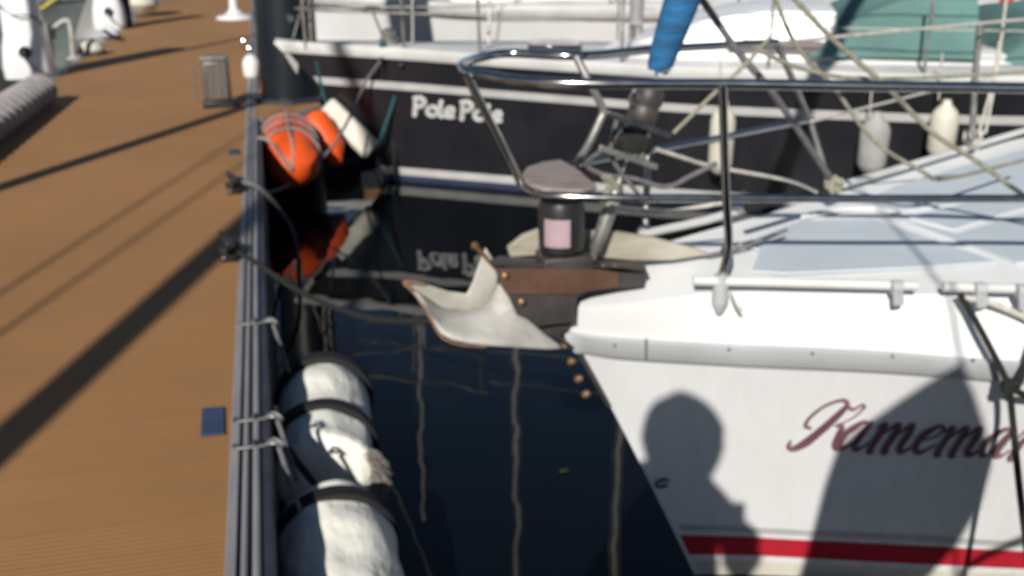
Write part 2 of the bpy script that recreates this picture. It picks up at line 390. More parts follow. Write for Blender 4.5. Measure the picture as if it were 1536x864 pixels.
# raised bulwark between the strake and the deck edge
DK=1.055
tdeck=[(0,.035),(.12,.115),(.3,.185),(.56,.29),(.9,.42),(1.1,.51),(1.3,.60),(1.9,.86),(2.6,1.13),(3.5,1.33),(5,1.46),(8.6,1.18)]
tdeck=[(q.x,q.y) for q in smooth([Vector((a,b,0)) for a,b in tdeck],4)]
def dkz(s_): return interp([(0,.985),(.12,1.01),(.35,1.05),(8.6,DK)],s_)
def kedge(s_,side=1,dz=0,dt=0): return K.local(s_,side*(interp(tdeck,s_)+dt),dkz(s_)+dz)
def kl(s_,t,z): return K.local(s_,t,z)
SS=[0,.03,.07,.12,.2,.3,.42,.56,.7,.85,1,1.2,1.4,1.7,2,2.4,2.8,3.3,4,5,6.2,7.4,8.6]
vs=[];fs=[]; n=len(SS)
def trub(s_): return interp(K.top,s_)
for side in (1,-1):
    o_=len(vs)
    for s_ in SS:
        a=K.local(s_,side*(trub(s_)-.004 if s_>0 else 0),.903); b_=kedge(s_,side)
        if s_==0: b_=K.local(.01,side*.03,.985)
        m_=a.lerp(b_,.6)+K.sd*side*.006+Vector((0,0,.012)); vs+=[a,m_,b_]
    for i in range(n-1):
        for k in (0,1):
            q=(o_+i*3+k,o_+(i+1)*3+k,o_+(i+1)*3+k+1,o_+i*3+k+1); fs.append(q)
fs.append((0,1,n*3+1,n*3)); fs.append((1,2,n*3+2,n*3+1)); e=3*(n-1); fs.append((e,e+2,n*3+e+2,n*3+e))
build('bulwark',kb.add(vs,fs),M['gel'],ky)
def ktop(s_,f):  # deck surface point, f -1..1 across
    t=interp(tdeck,s_) if s_>0 else .03
    return K.local(max(s_,.01),t*f,dkz(s_)+.02*t*(1-f*f)-.001)
vs=[ktop(s_,f/5) for s_ in SS for f in range(-5,6)]
fs=[(i*11+k,(i+1)*11+k,(i+1)*11+k+1,i*11+k+1) for i in range(n-1) for k in range(10)]
build('foredeck',MB().add(vs,fs),M['deckw'],ky)
# strake with its screws
sk=build('rubbing_strake',(lambda m:(m.add(*(lambda b:(b.v,b.f))(K.band(.835,.905,.0,1,1,th=.022,n=70))),m.add(*(lambda b:(b.v,b.f))(K.band(.835,.905,.0,1,-1,th=.022,n=70))),m)[-1])(MB()),M['strake'],ky)
build('strake_joint',MB().bar(K.at_px(963,503)+K.sd*.025,K.at_px(963,534)+K.sd*.025,.004,.004,K.sd),M['dull_steel'],sk)
for u,v in ((917,513),(1087,519),(1211,525),(1330,529),(1450,535)):
    p=K.at_px(u,v)+K.sd*.022; build('screw',MB().lathe(p,K.sd,[(0,.0045),(.003,.004)],10),M['dull_steel'],sk)
build('waterline_stripe',K.band(.088,.168,.022,1,1,off=.004,n=60),M['red'],ky,label='red stripe along the waterline')
build('lower_stripe',K.band(-.01,.060,.03,1,1,off=.003,n=60),M['fender'],ky,label='cream stripe below the red one')
build('upper_line',K.band(.186,.212,.03,1,1,off=.003,n=60),M['stripe_white'],ky,label='faint grey line above the red stripe')
# stem fitting: strap and bronze bolts
st=build('stem_strap',MB().tube([K.P(0,wv,1)+K.ax*-.004 for wv in (.99,.95,.9,.86,.82,.78)],.008,8),M['darkplate'],ky)
for u,v in ((845,520),(855,543),(866,569),(877,592)):
    p=py(u,v,2.43); build('bolt',MB().lathe(p,Vector((-1,-.8,.1)),[(-.012,.011),(0,.011),(.006,.006)],10),M['bronze'],st)
# bow eye
p=K.at_px(991,722); rg=[p+K.sd*.012+(K.ax*math.cos(t*math.pi/7)*.023+Vector((0,0,1))*math.sin(t*math.pi/7)*.012) for t in range(1,13)]
build('towing_eye',MB().tube(rg,.0045,8),M['blackp'],ky)
# script name
S_K=[[(-.05,.15,.10),(.0,-.02,.16),(.25,-.08,.22),(.55,.25,.34),(.80,.75,.36),(1.0,1.3,.30),(1.02,1.62,.16),(.75,1.72,.10),(.35,1.5,.10),(.1,1.1,.12),(.1,.78,.12),(.32,.68,.08)],
     [(1.02,1.55,.08),(1.3,1.42,.10),(1.5,1.6,.08),(1.62,1.5,.10)],
     [(1.62,1.52,.09),(1.45,1.12,.06),(1.05,.82,.05)],
     [(1.05,.82,.06),(1.28,.80,.22),(1.38,.5,.30),(1.45,.15,.28),(1.62,.0,.16),(1.9,.2,.05)]]
def sh(st,dx): return [[(x+dx,y,w_) for x,y,w_ in s_] for s_ in st]
S_a=[[(.62,.95,.05),(.35,.98,.14),(.06,.6,.28),(.06,.15,.26),(.25,-.0,.12),(.5,.35,.05)],[(.66,1.0,.12),(.62,.6,.30),(.62,.12,.27),(.8,.0,.12),(1.0,.25,.05)]]
S_m=[[(.0,.8,.05),(.16,.98,.14),(.2,.6,.28),(.2,.0,.28)],[(.2,.5,.05),(.52,.98,.14),(.62,.7,.28),(.62,.0,.28)],[(.62,.5,.05),(.92,.98,.14),(1.02,.7,.28),(1.02,.12,.27),(1.18,.0,.12),(1.4,.3,.05)]]
S_e=[[(.1,.42,.07),(.45,.6,.07),(.55,.85,.12),(.38,1.0,.1),(.1,.65,.28),(.08,.2,.28),(.28,-.02,.14),(.6,.3,.05)]]
S_r=[[(.0,.7,.05),(.18,1.05,.12),(.28,.85,.12),(.22,.5,.26),(.22,.0,.28)],[(.28,.85,.05),(.55,1.0,.16),(.62,.85,.10)]]
S_u=[[(.0,.7,.05),(.12,.95,.14),(.14,.5,.28),(.2,.05,.24),(.42,.02,.1),(.6,.4,.05)],[(.62,.98,.18),(.62,.4,.28),(.68,.05,.2),(.95,.2,.05)]]
def shs(st,dx,k=1.,kw=1.8): return [[(x*k+dx,y,w_*kw) for x,y,w_ in s_] for s_ in st]
name=shs(S_K,0,1.28,1.7)+shs(S_a,1.95,1.15)+shs(S_m,3.1,1.42)+shs(S_e,5.05,1.35)+shs(S_m,5.9,1.42)+shs(S_a,7.85,1.15)+shs(S_r,9.0,1.3)+shs(S_u,10.0,1.3)
mb=MB(); ribbon_on(K,name,mb,(1183,668),36,42,.60,.047)
build('name_lettering',mb,M['name_red'],ky,shade=False,label='maroon script name on the bow')
# non-skid panels
def panel(pts,z=DK+.012): return MB().slab([pz(u,v,z) for u,v in pts],(0,0,-.006))
for pts in ([(1140,374),(1108,366),(1204,330),(1314,330),(1494,392),(1380,400),(1250,406),(1180,409),(1128,406)],
            [(1350,329),(1436,350),(1530,322),(1700,300),(1900,300),(1900,392),(1525,393)],
            [(1365,325),(1430,343),(1525,314),(1700,290),(1700,270),(1480,296)],
            [(1330,318),(1290,306),(1340,280),(1440,250),(1560,218),(1760,160),(1900,250),(1560,290)]):
    build('nonskid_panel',panel(pts),M['nonskid'],ky,shade=False)
build('anchor_locker_rim',MB().tube([pz(u,v,DK+.012) for u,v in ((1204,326),(1262,314),(1312,312),(1350,322))],.009,8),M['gel'],ky)
# toe rails
def toe(name,pts,brs):
    for a in (0,):
        t=build(name,MB().tube([pz(u,v,DK+.03) for u,v in pts],.0135,12),M['gel2'],ky)
        for u,v in brs:
            p=pz(u,v,DK+.03)+Vector((0,-.002,0)); build('bracket',MB().lathe(p+Vector((-.012,0,0)),(1,-.25,0),[(0,.019),(.028,.019)],14).bar(p+Vector((0,-.012,0)),p+Vector((.004,-.018,-.045)),.028,.012,Vector((0,1,0))),M['strake'],t,bevel=.003)
toe('toe_rail',[(1040,421),(1140,423),(1260,426),(1375,429)],[(1342,430)])
toe('toe_rail',[(1415,430),(1480,432),(1560,434),(1900,446)],[(1467,433),(1530,436)])
toe('toe_rail',[(962,352),(1060,330),(1150,303),(1165,299)],[])
toe('toe_rail',[(1265,277),(1330,258),(1430,228),(1536,196),(1700,150)],[(1460,215)])
# near stanchion foot
p=pz(1079,425,DK+.02)
sf=build('stanchion_socket',MB().lathe(p+Vector((0,-.01,-.045)),(0.02,.05,1),[(-.035,.008),(-.01,.020),(0,.022),(.06,.020),(.072,.018)],16),M['strake'],ky)
build('cord',MB().tube(smooth([pz(1096,440,DK),pz(1104,455,DK-.01),pz(1112,466,DK-.03)],4),.004,6),M['rope_w'],ky)
# pulpit
TR=1.61
near_top=[(2600,150),(1900,140),(1536,132),(1300,129),(1085,126),(950,126),(850,125),(780,121),(728,113)]
far_top=[(714,88),(760,80),(865,84),(960,76),(1050,70),(1165,64)]
path=[pz(u,v,TR) for u,v in near_top]+[pz(703,108,TR+.003),pz(694,102,TR+.006),pz(695,95,TR+.006)]+[pz(u,v,TR) for u,v in far_top]
pul=build('bow_pulpit',MB().tube(smooth(path,5),.0125,14),M['steel'],ky)
MR=1.30
near_mid=[(2600,290),(1800,299),(1536,298),(1300,298),(1085,297),(950,297),(850,295),(805,290)]
strut=[(700,112,TR),(716,150,None),(748,215,None),(772,262,None)]
A=pz(700,113,TR); B=pz(784,280,MR)
mid=[pz(u,v,MR) for u,v in near_mid]+[B]
build('middle_rail',MB().tube(smooth(mid,4),.0108,12),M['steel'],pul)
build('front_strut',MB().tube(smooth([A,A.lerp(B,.35),A.lerp(B,.7),B],4),.0115,12),M['steel'],pul)
far_mid=[B,pz(815,262,MR),pz(850,250,MR),pz(1050,213,MR),pz(1218,180,MR)]
build('far_middle_rail',MB().tube(smooth(far_mid,4),.012,12),M['steel'],pul)
yst=pz(1085,126,TR).y
base=pz(1080,424,DK+.02)
T=pz(1084,127,TR)
def on(u,v,f): # point between T and base in depth
    return py(u,v,T.y+(base.y-T.y)*f)
build('stanchion',MB().tube(smooth([T,on(1086,200,.3),on(1089,290,.6),on(1093,355,.85),on(1090,385,.95),base+Vector((0,0,.0))],4),.0108,12),M['steel'],pul)
lf=py(865,86,2.69)
build('far_leg',MB().tube(smooth([pz(865,86,TR),py(882,120,2.69),py(904,163,2.70),py(900,180,2.70),py(880,222,2.70),pz(862,248,MR)],3),.0115,12),M['dull_steel'],pul)
ff=pz(968,350,DK+.01)
build('far_post',MB().tube([pz(972,228,MR),ff],.011,10).lathe(ff-Vector((0,0,.012)),(0,0,1),[(0,.03),(.02,.028),(.035,.016)],14),M['dull_steel'],pul)
build('far_post',MB().tube([pz(1165,64,TR),pz(1215,180,MR),pz(1243,275,DK+.02)],.0105,10),M['dull_steel'],pul)
for path_ in ([pz(1165,64,TR),pz(1310,50,TR),pz(1470,35,TR),pz(1700,15,TR)],[pz(1218,182,MR),pz(1400,136,MR),pz(1600,88,MR)]):
    build('lifeline',MB().tube(path_,.006,8),M['rope_w'],ky)
# grey teak seat plate on the pulpit
zz=MR+.012
build('teak_step',MB().slab([pz(u,v,zz) for u,v in ((782,268),(790,256),(815,248),(842,245),(870,262),(896,285),(872,291),(845,290),(812,288),(792,281))],(0,0,.012)),M['wood'],ky,bevel=.004)
# bow light
c=py(842,300,2.43); c2=py(842,378,2.43)
bl=build('bow_light',MB().lathe(c2,(c-c2),[(0,.05),(.012,.06),(.02,.06),((c-c2).length-.02,.062),((c-c2).length,.055)],28),M['blackp'],ky)
ax=(c-c2).normalized(); H_=(c-c2).length; x_=Vector((-.42,-.9,0)).normalized(); x_=(x_-ax*x_.dot(ax)).normalized(); y_=ax.cross(x_)
vs=[];fs=[]
for i in range(9):
    an=(-.62+1.15*i/8)
    for h in (.03,.105): vs.append(c2+ax*h+(x_*math.cos(an)+y_*math.sin(an))*.0628)
build('sticker',MB().add(vs,[(2*i,2*i+2,2*i+3,2*i+1) for i in range(8)]),M['label'],bl,label='faded pink sticker')
build('light_bracket',MB().box(c2.x-.06,c2.x+.075,c2.y-.05,c2.y+.05,c2.z-.055,c2.z-.002),M['darkplate'],ky,bevel=.006)
# bow roller: two cheeks, top plate
yn=2.385; yf=2.50
br=build('bow_roller',MB().slab([py(u,v,yn) for u,v in ((744,403),(800,400),(935,402),(966,408),(966,430),(925,433),(882,439),(866,446),(862,484),(826,487),(797,492),(776,474),(766,450),(752,430))],(0,.022,0)).slab([py(u,v,yf) for u,v in ((744,403),(966,408),(966,430),(870,439),(862,480),(800,488),(766,450))],(0,.008,0)),M['darkplate'],ky,bevel=.001)
build('cheek_face',MB().slab([py(u,v,yn-.003) for u,v in ((748,404),(800,403),(900,404),(928,408),(928,430),(895,434),(868,441),(820,441),(764,440),(752,428))],(0,-.003,0)),M['brown'],br,bevel=.001,label='rusty brown side plate')
build('top_plate',MB().slab([py(735,391,yn),py(970,404,yn),py(965,392,yf+.01),py(748,384,yf+.01)],(0,0,-.012)),M['darkplate'],br)
build('roller',MB().lathe(Vector((py(790,460,yn).x,yn+.01,py(790,460,yn).z)),(0,1,0),[(0,.03),(.05,.02),(.1,.03)],16),M['blackp'],br)
for u,v in ((782,452),(757,413)):
    build('bolt',MB().lathe(py(u,v,yn-.006),(0,-1,0),[(0,.010),(.008,.009),(.012,.004)],12),M['bronze'],br)
for u,v in ((852,399),(880,400),(905,401),(922,402)):
    build('bolt',MB().lathe(py(u,v,yn+.02),(0,0,1),[(-.004,.008),(.008,.007)],10),M['dull_steel'],br)
build('under_bracket',MB().slab([py(u,v,yn+.03) for u,v in ((790,490),(860,484),(846,498),(836,505),(800,500))],(0,.06,0)),M['darkplate'],br)
build('lashing_rod',MB().tube([py(835,503,2.42),py(858,522,2.42)],.006,8),M['darkplate'],ky)
# forestay, furling gear and the furled sail
fb=py(889,388,2.47); ft=py(1025,-6,2.47); fd=(ft-fb).normalized()
def fp(u,v):  # on the stay, nearest to a pixel height
    lo,hi=0.,1.2
    for _ in range(30):
        m_=(lo+hi)/2
        if proj(fb+(ft-fb)*m_)[1]>v: lo=m_
        else: hi=m_
    return fb+(ft-fb)*lo
fs_=build('forestay',MB().tube([fb,fp(0,100)],.004,8).lathe(fb,fd,[(0,.012),(.02,.013),(.03,.020),(.10,.020),(.12,.021),(.20,.020),(.215,.012),(.24,.012)],14),M['dull_steel'],ky)
tip=fb+fd*11.5
build('furled_sail',MB().tube([fp(0,108)]+[fp(0,100)]+[fp(0,80)]+[fp(0,0)]+[fb+fd*k for k in (1.2,2,4,7,10,11)],[.026,.031,.037,.046,.052,.06,.062,.05,.03,.015],18),M['blue_sail'],ky)
mb=MB()
pts=[]
for k in range(0,160):
    t=k/160; q=fp(0,106)+fd*(t*2.0); an=t*2*math.pi*16; s1=fd.cross(Vector((0,0,1))).normalized(); s2=fd.cross(s1); rr=.034+.016*min(1,t*3)
    pts.append(q+(s1*math.cos(an)+s2*math.sin(an))*rr)
build('cover_lashing',MB().tube(pts,.0022,5),M['rope_g'],ky)
d0=fp(0,222); dr=build('furling_drum',MB().lathe(fp(0,213),fd,[(0,.03),(.005,.036),(.04,.036),(.05,.032),(.06,.040),(.09,.041),(.10,.036),(.115,.041),(.14,.040),(.155,.030),(.165,.027)],24),M['darkplate'],ky)
for (u0,v0,u1,v1) in ((910,170,1006,203),(899,221,986,251)):
    build('guard_bar',MB().bar(py(u0,v0,2.40),py(u1,v1,2.43),.006,.016),M['dull_steel'],dr,bevel=.002)
for (u0,v0,u1,v1,y_) in ((974,196,960,243,2.43),(925,178,915,226,2.50)):
    build('guard_post',MB().bar(py(u0,v0,y_),py(u1,v1,y_),.010,.008,Vector((0,1,0))),M['dull_steel'],dr)
build('drum_line',MB().lathe(fp(0,226),fd,[(0,.045),(.02,.055),(.05,.05),(.055,.04)],20,wob=.01,sc=60),M['rope_d'],dr)
for du,dv in ((-28,145),(-20,205)):
    q=fp(0,dv)+Vector((-.05,-.02,0)); build('shackle',MB().tube([q+Vector((0,0,-.02)),q+Vector((-.012,0,0)),q+Vector((.004,0,.025)),q+Vector((.016,0,.0)),q+Vector((.006,0,-.02))],.006,8),M['steel'],dr)
# lines tangled round the pulpit
def rope(name,pts,r,m,label,cat='rope',group=None,n=5,parent=None):
    P=smooth(pts,n); o_=build(name,MB().tube(P,r,8),m,parent,loc=None if parent else pts[0])
    if not parent: tag(o_,label,cat,group)
    return o_
rope('furling_line',[py(905,225,2.45),py(880,246,2.5),py(905,262,2.5),py(950,268,2.5),py(1000,280,2.5),py(1040,262,2.5),py(1075,245,2.5)],.007,M['rope_k'],None,parent=ky)
rope('furling_line',[py(915,225,2.45),py(925,250,2.45),py(958,292,2.46)],.006,M['rope_k'],None,parent=ky)
rope('furling_line',[py(955,215,2.47),py(1010,232,2.5),py(1070,250,2.55),py(1180,270,2.6),py(1225,288,2.65)],.006,M['rope_w'],None,parent=ky)
rope('furling_line',[py(915,305,2.44),py(940,315,2.45),py(985,320,2.45),py(1040,312,2.42),py(1085,304,2.40)],.006,M['rope_w'],None,parent=ky)
rope('lashing',[py(905,262,2.47),py(915,280,2.46),py(903,300,2.47),py(925,285,2.46),py(912,265,2.45)],.010,M['rope_g'],None,parent=ky)
rope('jib_sheet',[py(1040,-20,2.75),py(1105,75,2.75),py(1142,118,2.75),py(1170,155,2.78),py(1245,266,2.9)],.011,M['rope_k'],None,parent=ky)
def knot(c,r,m,name='knot',parent=None,seed=1):
    random.seed(seed); P=[]
    for k in range(28):
        a=k*1.9; P.append(c+Vector((math.cos(a)*r*random.uniform(.5,1),math.sin(a*1.3)*r*random.uniform(.4,1),math.sin(a)*r*random.uniform(.5,1))))
    return build(name,MB().tube(smooth(P,3),r*.33,7),m,parent)
knot(py(1250,278,2.9),.028,M['rope_g'],parent=ky,seed=2); knot(py(1458,207,3.55),.035,M['rope_w'],parent=ky,seed=3)
rope('halyard',[py(1160,-10,2.6),py(1195,70,2.6),py(1250,130,2.6),py(1310,210,2.6),py(1385,258,2.6),py(1420,268,2.7),py(1536,240,3.0)],.0065,M['rope_g'],None,parent=ky)
rope('halyard',[py(1185,-10,2.45),py(1250,60,2.45),py(1330,130,2.45),py(1400,200,2.45),py(1470,245,2.45),py(1570,320,2.45)],.0075,M['rope_g'],None,parent=ky)
rope('halyard',[py(1130,70,2.5),py(1180,95,2.5),py(1240,112,2.5),py(1300,118,2.5),py(1400,116,2.5),py(1536,108,2.5)],.006,M['rope_g'],None,parent=ky)
rope('halyard',[py(1010,200,2.6),py(1066,145,2.6),py(1120,95,2.6),py(1155,55,2.6)],.006,M['rope_g'],None,parent=ky)
for (u0,v0,u1,v1,y) in ((1470,40,1455,205,3.5),(1510,-10,1478,200,3.5),(1500,60,1468,200,3.5)):
    rope('lashing',[py(u0,v0,y),py((u0+u1)/2+3,(v0+v1)/2,y),py(u1,v1,y)],.006,M['rope_w'],None,parent=ky)
build('stanchion',MB().tube([py(1470,35,3.5),py(1462,120,3.5),py(1458,210,3.5)],.013,10),M['dull_steel'],ky)
knot(py(1088,378,2.36),.012,M['rope_d'],parent=ky,seed=5)
rope('snub_line',[py(1240,290,2.75),py(1200,296,2.7),py(1150,305,2.6),py(1120,312,2.55)],.013,M['rope_d'],None,parent=ky)
# cabin, mast and boom aft of the picture
def trunk(H,s0,s1,t0,t1,z0,z1,nm,parent,m,front=.5,n=8):
    mb=MB(); vs=[];fs=[]
    sec=[(-1,0),(-.97,.55),(-.86,.9),(-.5,1.0),(0,1.04),(.5,1.0),(.86,.9),(.97,.55),(1,0)]
    for i in range(n+1):
        f=i/n; s_=s0+(s1-s0)*f; t=t0+(t1-t0)*f; g=min(1,f*(s1-s0)/front); g=math.sin(g*math.pi/2)
        for (x,h) in sec: vs.append(H.local(s_+ (0 if i else 0),x*t*(.95 if h>.5 else 1),z0+(z1-z0)*h*max(g,.02)))
    m_=len(sec)
    for i in range(n):
        for k in range(m_-1): fs.append((i*m_+k,(i+1)*m_+k,(i+1)*m_+k+1,i*m_+k+1))
    fs.append(tuple(range(m_))); fs.append(tuple(n*m_+k for k in range(m_)))
    return build(nm,mb.add(vs,fs),m,parent)
trunk(K,2.9,6.0,.55,.85,DK,DK+.38,'cabin',ky,M['gel'])
build('mast',MB().tube([K.local(3.9,0,DK+.2),tip+Vector((.05,0,.2))*1.0],.06,14),M['alu'],ky)
build('boom',MB().tube([K.local(4.05,0,2.2),K.local(7.4,0,2.15)],[.11,.09],12),M['blue_sail'],ky)
# anchor (thing of its own)
an=thing('plough_anchor',py(700,480,2.42),'pale galvanised plough anchor with rusty edges stowed on the near bow roller','anchor')
yc=2.44
def sheet(rows):
    mb=MB(); n_=len(rows[0]); vs=[py(u,v,y) for r_ in rows for (u,v,y) in r_]
    fs=[(i*n_+k,(i+1)*n_+k,(i+1)*n_+k+1,i*n_+k+1) for i in range(len(rows)-1) for k in range(n_-1)]
    return mb.add(vs,fs)
far=MB().slab([py(u,v,2.455) for u,v in ((608,424),(622,424),(642,428),(672,438),(701,442),(710,424),(718,400),(729,372),(738,386),(747,404),(746,455),(708,468),(664,464),(640,447),(616,432))],(0,.014,0))
near=sheet([[(614,430,2.44),(640,449,2.44),(664,465,2.44),(706,466,2.44),(738,456,2.44),(747,402,2.44)],
           [(622,440,2.42),(640,458,2.40),(655,480,2.38),(700,488,2.37),(750,480,2.37),(768,455,2.41)],
           [(630,450,2.41),(642,468,2.36),(652,492,2.33),(700,505,2.31),(770,506,2.31),(826,508,2.38)],
           [(634,456,2.40),(644,474,2.35),(662,505,2.31),(692,517,2.29),(775,522,2.29),(868,529,2.37)]])
build('fluke',far,M['galv'],an,bevel=.004)
for nm,sh_ in (('fluke',near),):
    o_=build(nm,sh_,M['galv'],an); md=o_.modifiers.new('t','SOLIDIFY'); md.thickness=.016; md.offset=0; md=o_.modifiers.new('s','SUBSURF'); md.levels=1; md.render_levels=1
build('rusty_edge',MB().tube(smooth([py(*q) for q in ((634,456,2.395),(644,474,2.345),(662,505,2.305),(692,517.5,2.285),(730,520,2.285))],4),[.0028]*17,6),M['rust'],an)
build('rusty_edge',MB().tube(smooth([py(*q) for q in ((640,427,2.452),(609,423,2.450),(614,432,2.44),(634,455,2.40))],4),[.003,.004,.005,.006,.007,.008,.007,.005,.004,.003,.003,.003,.003],6),M['rust'],an)
build('shank',MB().slab([py(u,v,2.50) for u,v in ((762,372),(785,354),(808,345),(835,347),(890,347),(930,349),(985,358),(1040,372),(1066,382),(1010,391),(950,391),(890,386),(830,383),(795,384),(766,386))],(0,.022,0)),M['shank'],an,bevel=.003)
build('weigh_rod',MB().tube([py(713,369,2.42),py(730,388,2.42),py(750,410,2.41)],.0055,8).lathe(py(713,369,2.42),(0,-1,0),[(-.01,.009),(0,.011),(.008,.006)],10),M['bronze'],an)
build('anchor_chain',MB().tube(smooth([py(1060,384,2.51),py(1110,372,2.53),py(1180,345,2.56)],4),.006,8),M['dull_steel'],an)
# mooring lines of the white yacht
q0=pz(1440,440,DK+.02); kn=py(1514,580,K.at_px(1500,580).y-.09)
ml=rope('mooring_rope',[q0,q0.lerp(kn,.3)+Vector((0,-.02,-.01)),q0.lerp(kn,.7)+Vector((0,-.02,-.01)),kn],.0085,M['rope_d'],'dark mooring rope knotted in front of the white yacht hull','rope')
yk=kn.y
rope('rope_tail',[kn,py(1520,640,yk),py(1528,720,yk-.1),py(1540,820,yk-.2),py(1552,920,yk-.3)],.0085,M['rope_d'],None,parent=ml)
rope('rope_tail',[kn,py(1530,570,yk),py(1548,520,yk+.02),py(1570,450,yk+.08)],.0085,M['rope_d'],None,parent=ml)
rope('rope_tail',[kn,py(1536,592,yk),py(1560,596,yk)],.009,M['rope_d'],None,parent=ml)
knot(kn,.021,M['rope_d'],parent=ml,seed=8)
rope('mooring_rope',[pz(1445,447,DK+.01),pz(1478,452,DK),pz(1510,464,DK-.02),pz(1560,486,DK-.05)],.009,M['rope_w'],'pale green rope running aft from the toe rail gap','rope')
# =====================================================================
# DARK YACHT
# =====================================================================
stemy=8.33
bt=py(412,60,stemy)
A18=R(-18)
D=Hull((bt.x+.02,stemy),A18,8.3,
 top=[(0,0),(.25,.06),(.95,.22),(1.75,.45),(2.8,.70),(3.9,.92),(5.1,1.08),(6.5,1.1),(8.3,.8)],
 low=[(0,0),(.3,.07),(.95,.24),(2.0,.5),(3.0,.72),(4.2,.9),(6,.95),(7.5,.65)],
 rake=lambda w: 1.05*max(0,1-w)**.9, zs=[(0,1.10),(1,1.08),(3,1.03),(5,1.03),(8.3,1.06)],zb=-.3,power=1.5)
dy=thing('sailing_yacht',(3.6,7.4,0),'black hulled sailing yacht with a white printed name and a teal cockpit cover','sailing yacht')
build('hull',D.mesh(60,18),M['black_hull'],dy)
def bands(H,z0,z1,a0,a1,rel,th=0,off=.004):
    m=MB()
    for sd in (1,-1):
        b=H.band(z0,z1,a0,a1,sd,off=off,th=th,relsheer=rel,n=46); m.add(b.v,b.f)
    return m
build('gunwale',bands(D,-.085,.012,0,1,True,th=.03),M['gel2'],dy,label='broad white gunwale')
build('cove_stripe',bands(D,-.325,-.265,.03,1,True),M['stripe_white'],dy)
build('boot_stripe',bands(D,.05,.115,.02,1,False),M['stripe_white'],dy)
build('antifouling_band',bands(D,-.05,.045,.01,1,False,off=.002),M['bluef'],dy)
build('foredeck',D.cap(.0),M['gel2'],dy)
build('stem_plate',MB().slab([py(412,58,stemy-.03),py(452,62,stemy-.03),py(446,112,stemy-.03)],(0,.06,0)),M['stripe_white'],dy,bevel=.004)
# name
def L_P(x): return [[(x,0,.30),(x+.02,.6,.30),(x+.02,1.45,.30)],[(x-.1,1.5,.22),(x+.35,1.55,.30),(x+.62,1.2,.32),(x+.4,.82,.28),(x+.1,.72,.2)]]
def L_o(x): return [[(x+.3,.9,.26),(x+.02,.62,.3),(x+.05,.22,.3),(x+.34,.05,.26),(x+.62,.3,.3),(x+.6,.7,.3),(x+.3,.9,.26)]]
def L_l(x): return [[(x+.1,1.35,.30),(x+.05,.7,.30),(x+.08,.12,.30),(x+.3,.05,.2)]]
def L_e(x): return [[(x+.1,.45,.22),(x+.5,.5,.22),(x+.48,.85,.26),(x+.2,.85,.28),(x+.02,.5,.3),(x+.15,.1,.28),(x+.55,.12,.22)]]
def s_for(H,k):
    best=min((abs(H.local(i*.02,0,0).x/H.local(i*.02,0,0).y-k),i*.02) for i in range(1,400)); return best[1]
nm_=[]
for X in (0,3.15):
    for q in (L_P(X),L_o(X+.85),L_l(X+1.62),L_e(X+2.05)): nm_+=q
mb=MB(); ribbon_on(D,nm_,mb,(622,172),22.5,17,.05,.085,lift=.006)
build('name_lettering',mb,M['stripe_white'],dy,shade=False,label='white brush letters of the name on the bow')
# cabin and covers
cz=1.04
cb=trunk(D,2.55,4.2,.36,.60,cz,1.43,'cabin',dy,M['gel'],front=1.3)
tw=build('coachroof',MB().lathe((0,0,0),(1,0,0),[(0,.01),(.01,.01)],4),M['gel'],dy); bpy.data.objects.remove(tw)
def wpanel(s0,s1,t,z0,z1,nm,m,par,th=.012):
    return build(nm,MB().slab([D.local(s0,t[0],z0),D.local(s1,t[1],z0),D.local(s1,t[1]*.985,z1),D.local(s0+.12,t[0]*.985,z1)],D.sd*th),m,par)
wpanel(3.45,4.1,(.505,.60),1.12,1.20,'window',M['window_red'],cb)
trunk(D,4.0,5.12,.66,.74,1.10,1.53,'cockpit_cover',dy,M['teal'],front=.75,n=14)
trunk(D,4.0,7.6,.70,.8,1.02,1.14,'coaming',dy,M['gel'],front=.2,n=10)
trunk(D,5.3,7.2,.74,.7,1.06,1.42,'stern_cover',dy,M['teal'],front=.3)
sm=s_for(D,.372)
build('mast',MB().tube([D.local(sm,0,1.0),D.local(sm,0,10.6)],.055,12),M['alu'],dy)
build('boom',MB().tube([D.local(3.5,0,1.95),D.local(6.9,0,1.9)],[.10,.08],12),M['teal'],dy)
build('forestay',MB().tube([D.local(.12,0,1.1),D.local(3.42,0,10.3)],.008,6),M['dull_steel'],dy)
# pulpit
zt=1.64
pp=[D.local(1.7,.5,zt),D.local(.9,.3,zt),D.local(.2,.14,zt+.02),D.local(.02,0,zt+.03),D.local(.2,-.14,zt+.02),D.local(.9,-.3,zt),D.local(1.7,-.5,zt)]
pd=build('bow_pulpit',MB().tube(smooth(pp,4),.0125,10),M['dull_steel'],dy)
for s_,t in ((.25,.1),(.25,-.1),(1.05,.24),(1.05,-.24),(1.65,.42),(1.65,-.42)):
    build('pulpit_leg',MB().tube([D.local(s_,t*.8,1.06),D.local(s_,t*1.18,zt)],.011,8),M['dull_steel'],pd)
build('middle_rail',MB().tube(smooth([D.local(1.7,.46,1.35),D.local(.9,.27,1.35),D.local(.25,.12,1.36),D.local(.25,-.12,1.36),D.local(.9,-.27,1.35),D.local(1.7,-.46,1.35)],3),.009,8),M['dull_steel'],pd)
for side in (1,-1):
    for s_ in (2.7,3.7,4.7,5.7,6.8):
        t=interp(D.top,s_)-.05
        build('stanchion',MB().tube([D.local(s_,t*side,1.02),D.local(s_,t*side,1.60)],.011,8),M['dull_steel'],dy)
    for z_ in (1.32,1.60):
        build('lifeline',MB().tube([D.local(s_,side*(interp(D.top,s_)-.05),z_) for s_ in (1.7,2.7,3.7,4.7,5.7,6.8)],.005,6),M['rope_w'],dy)
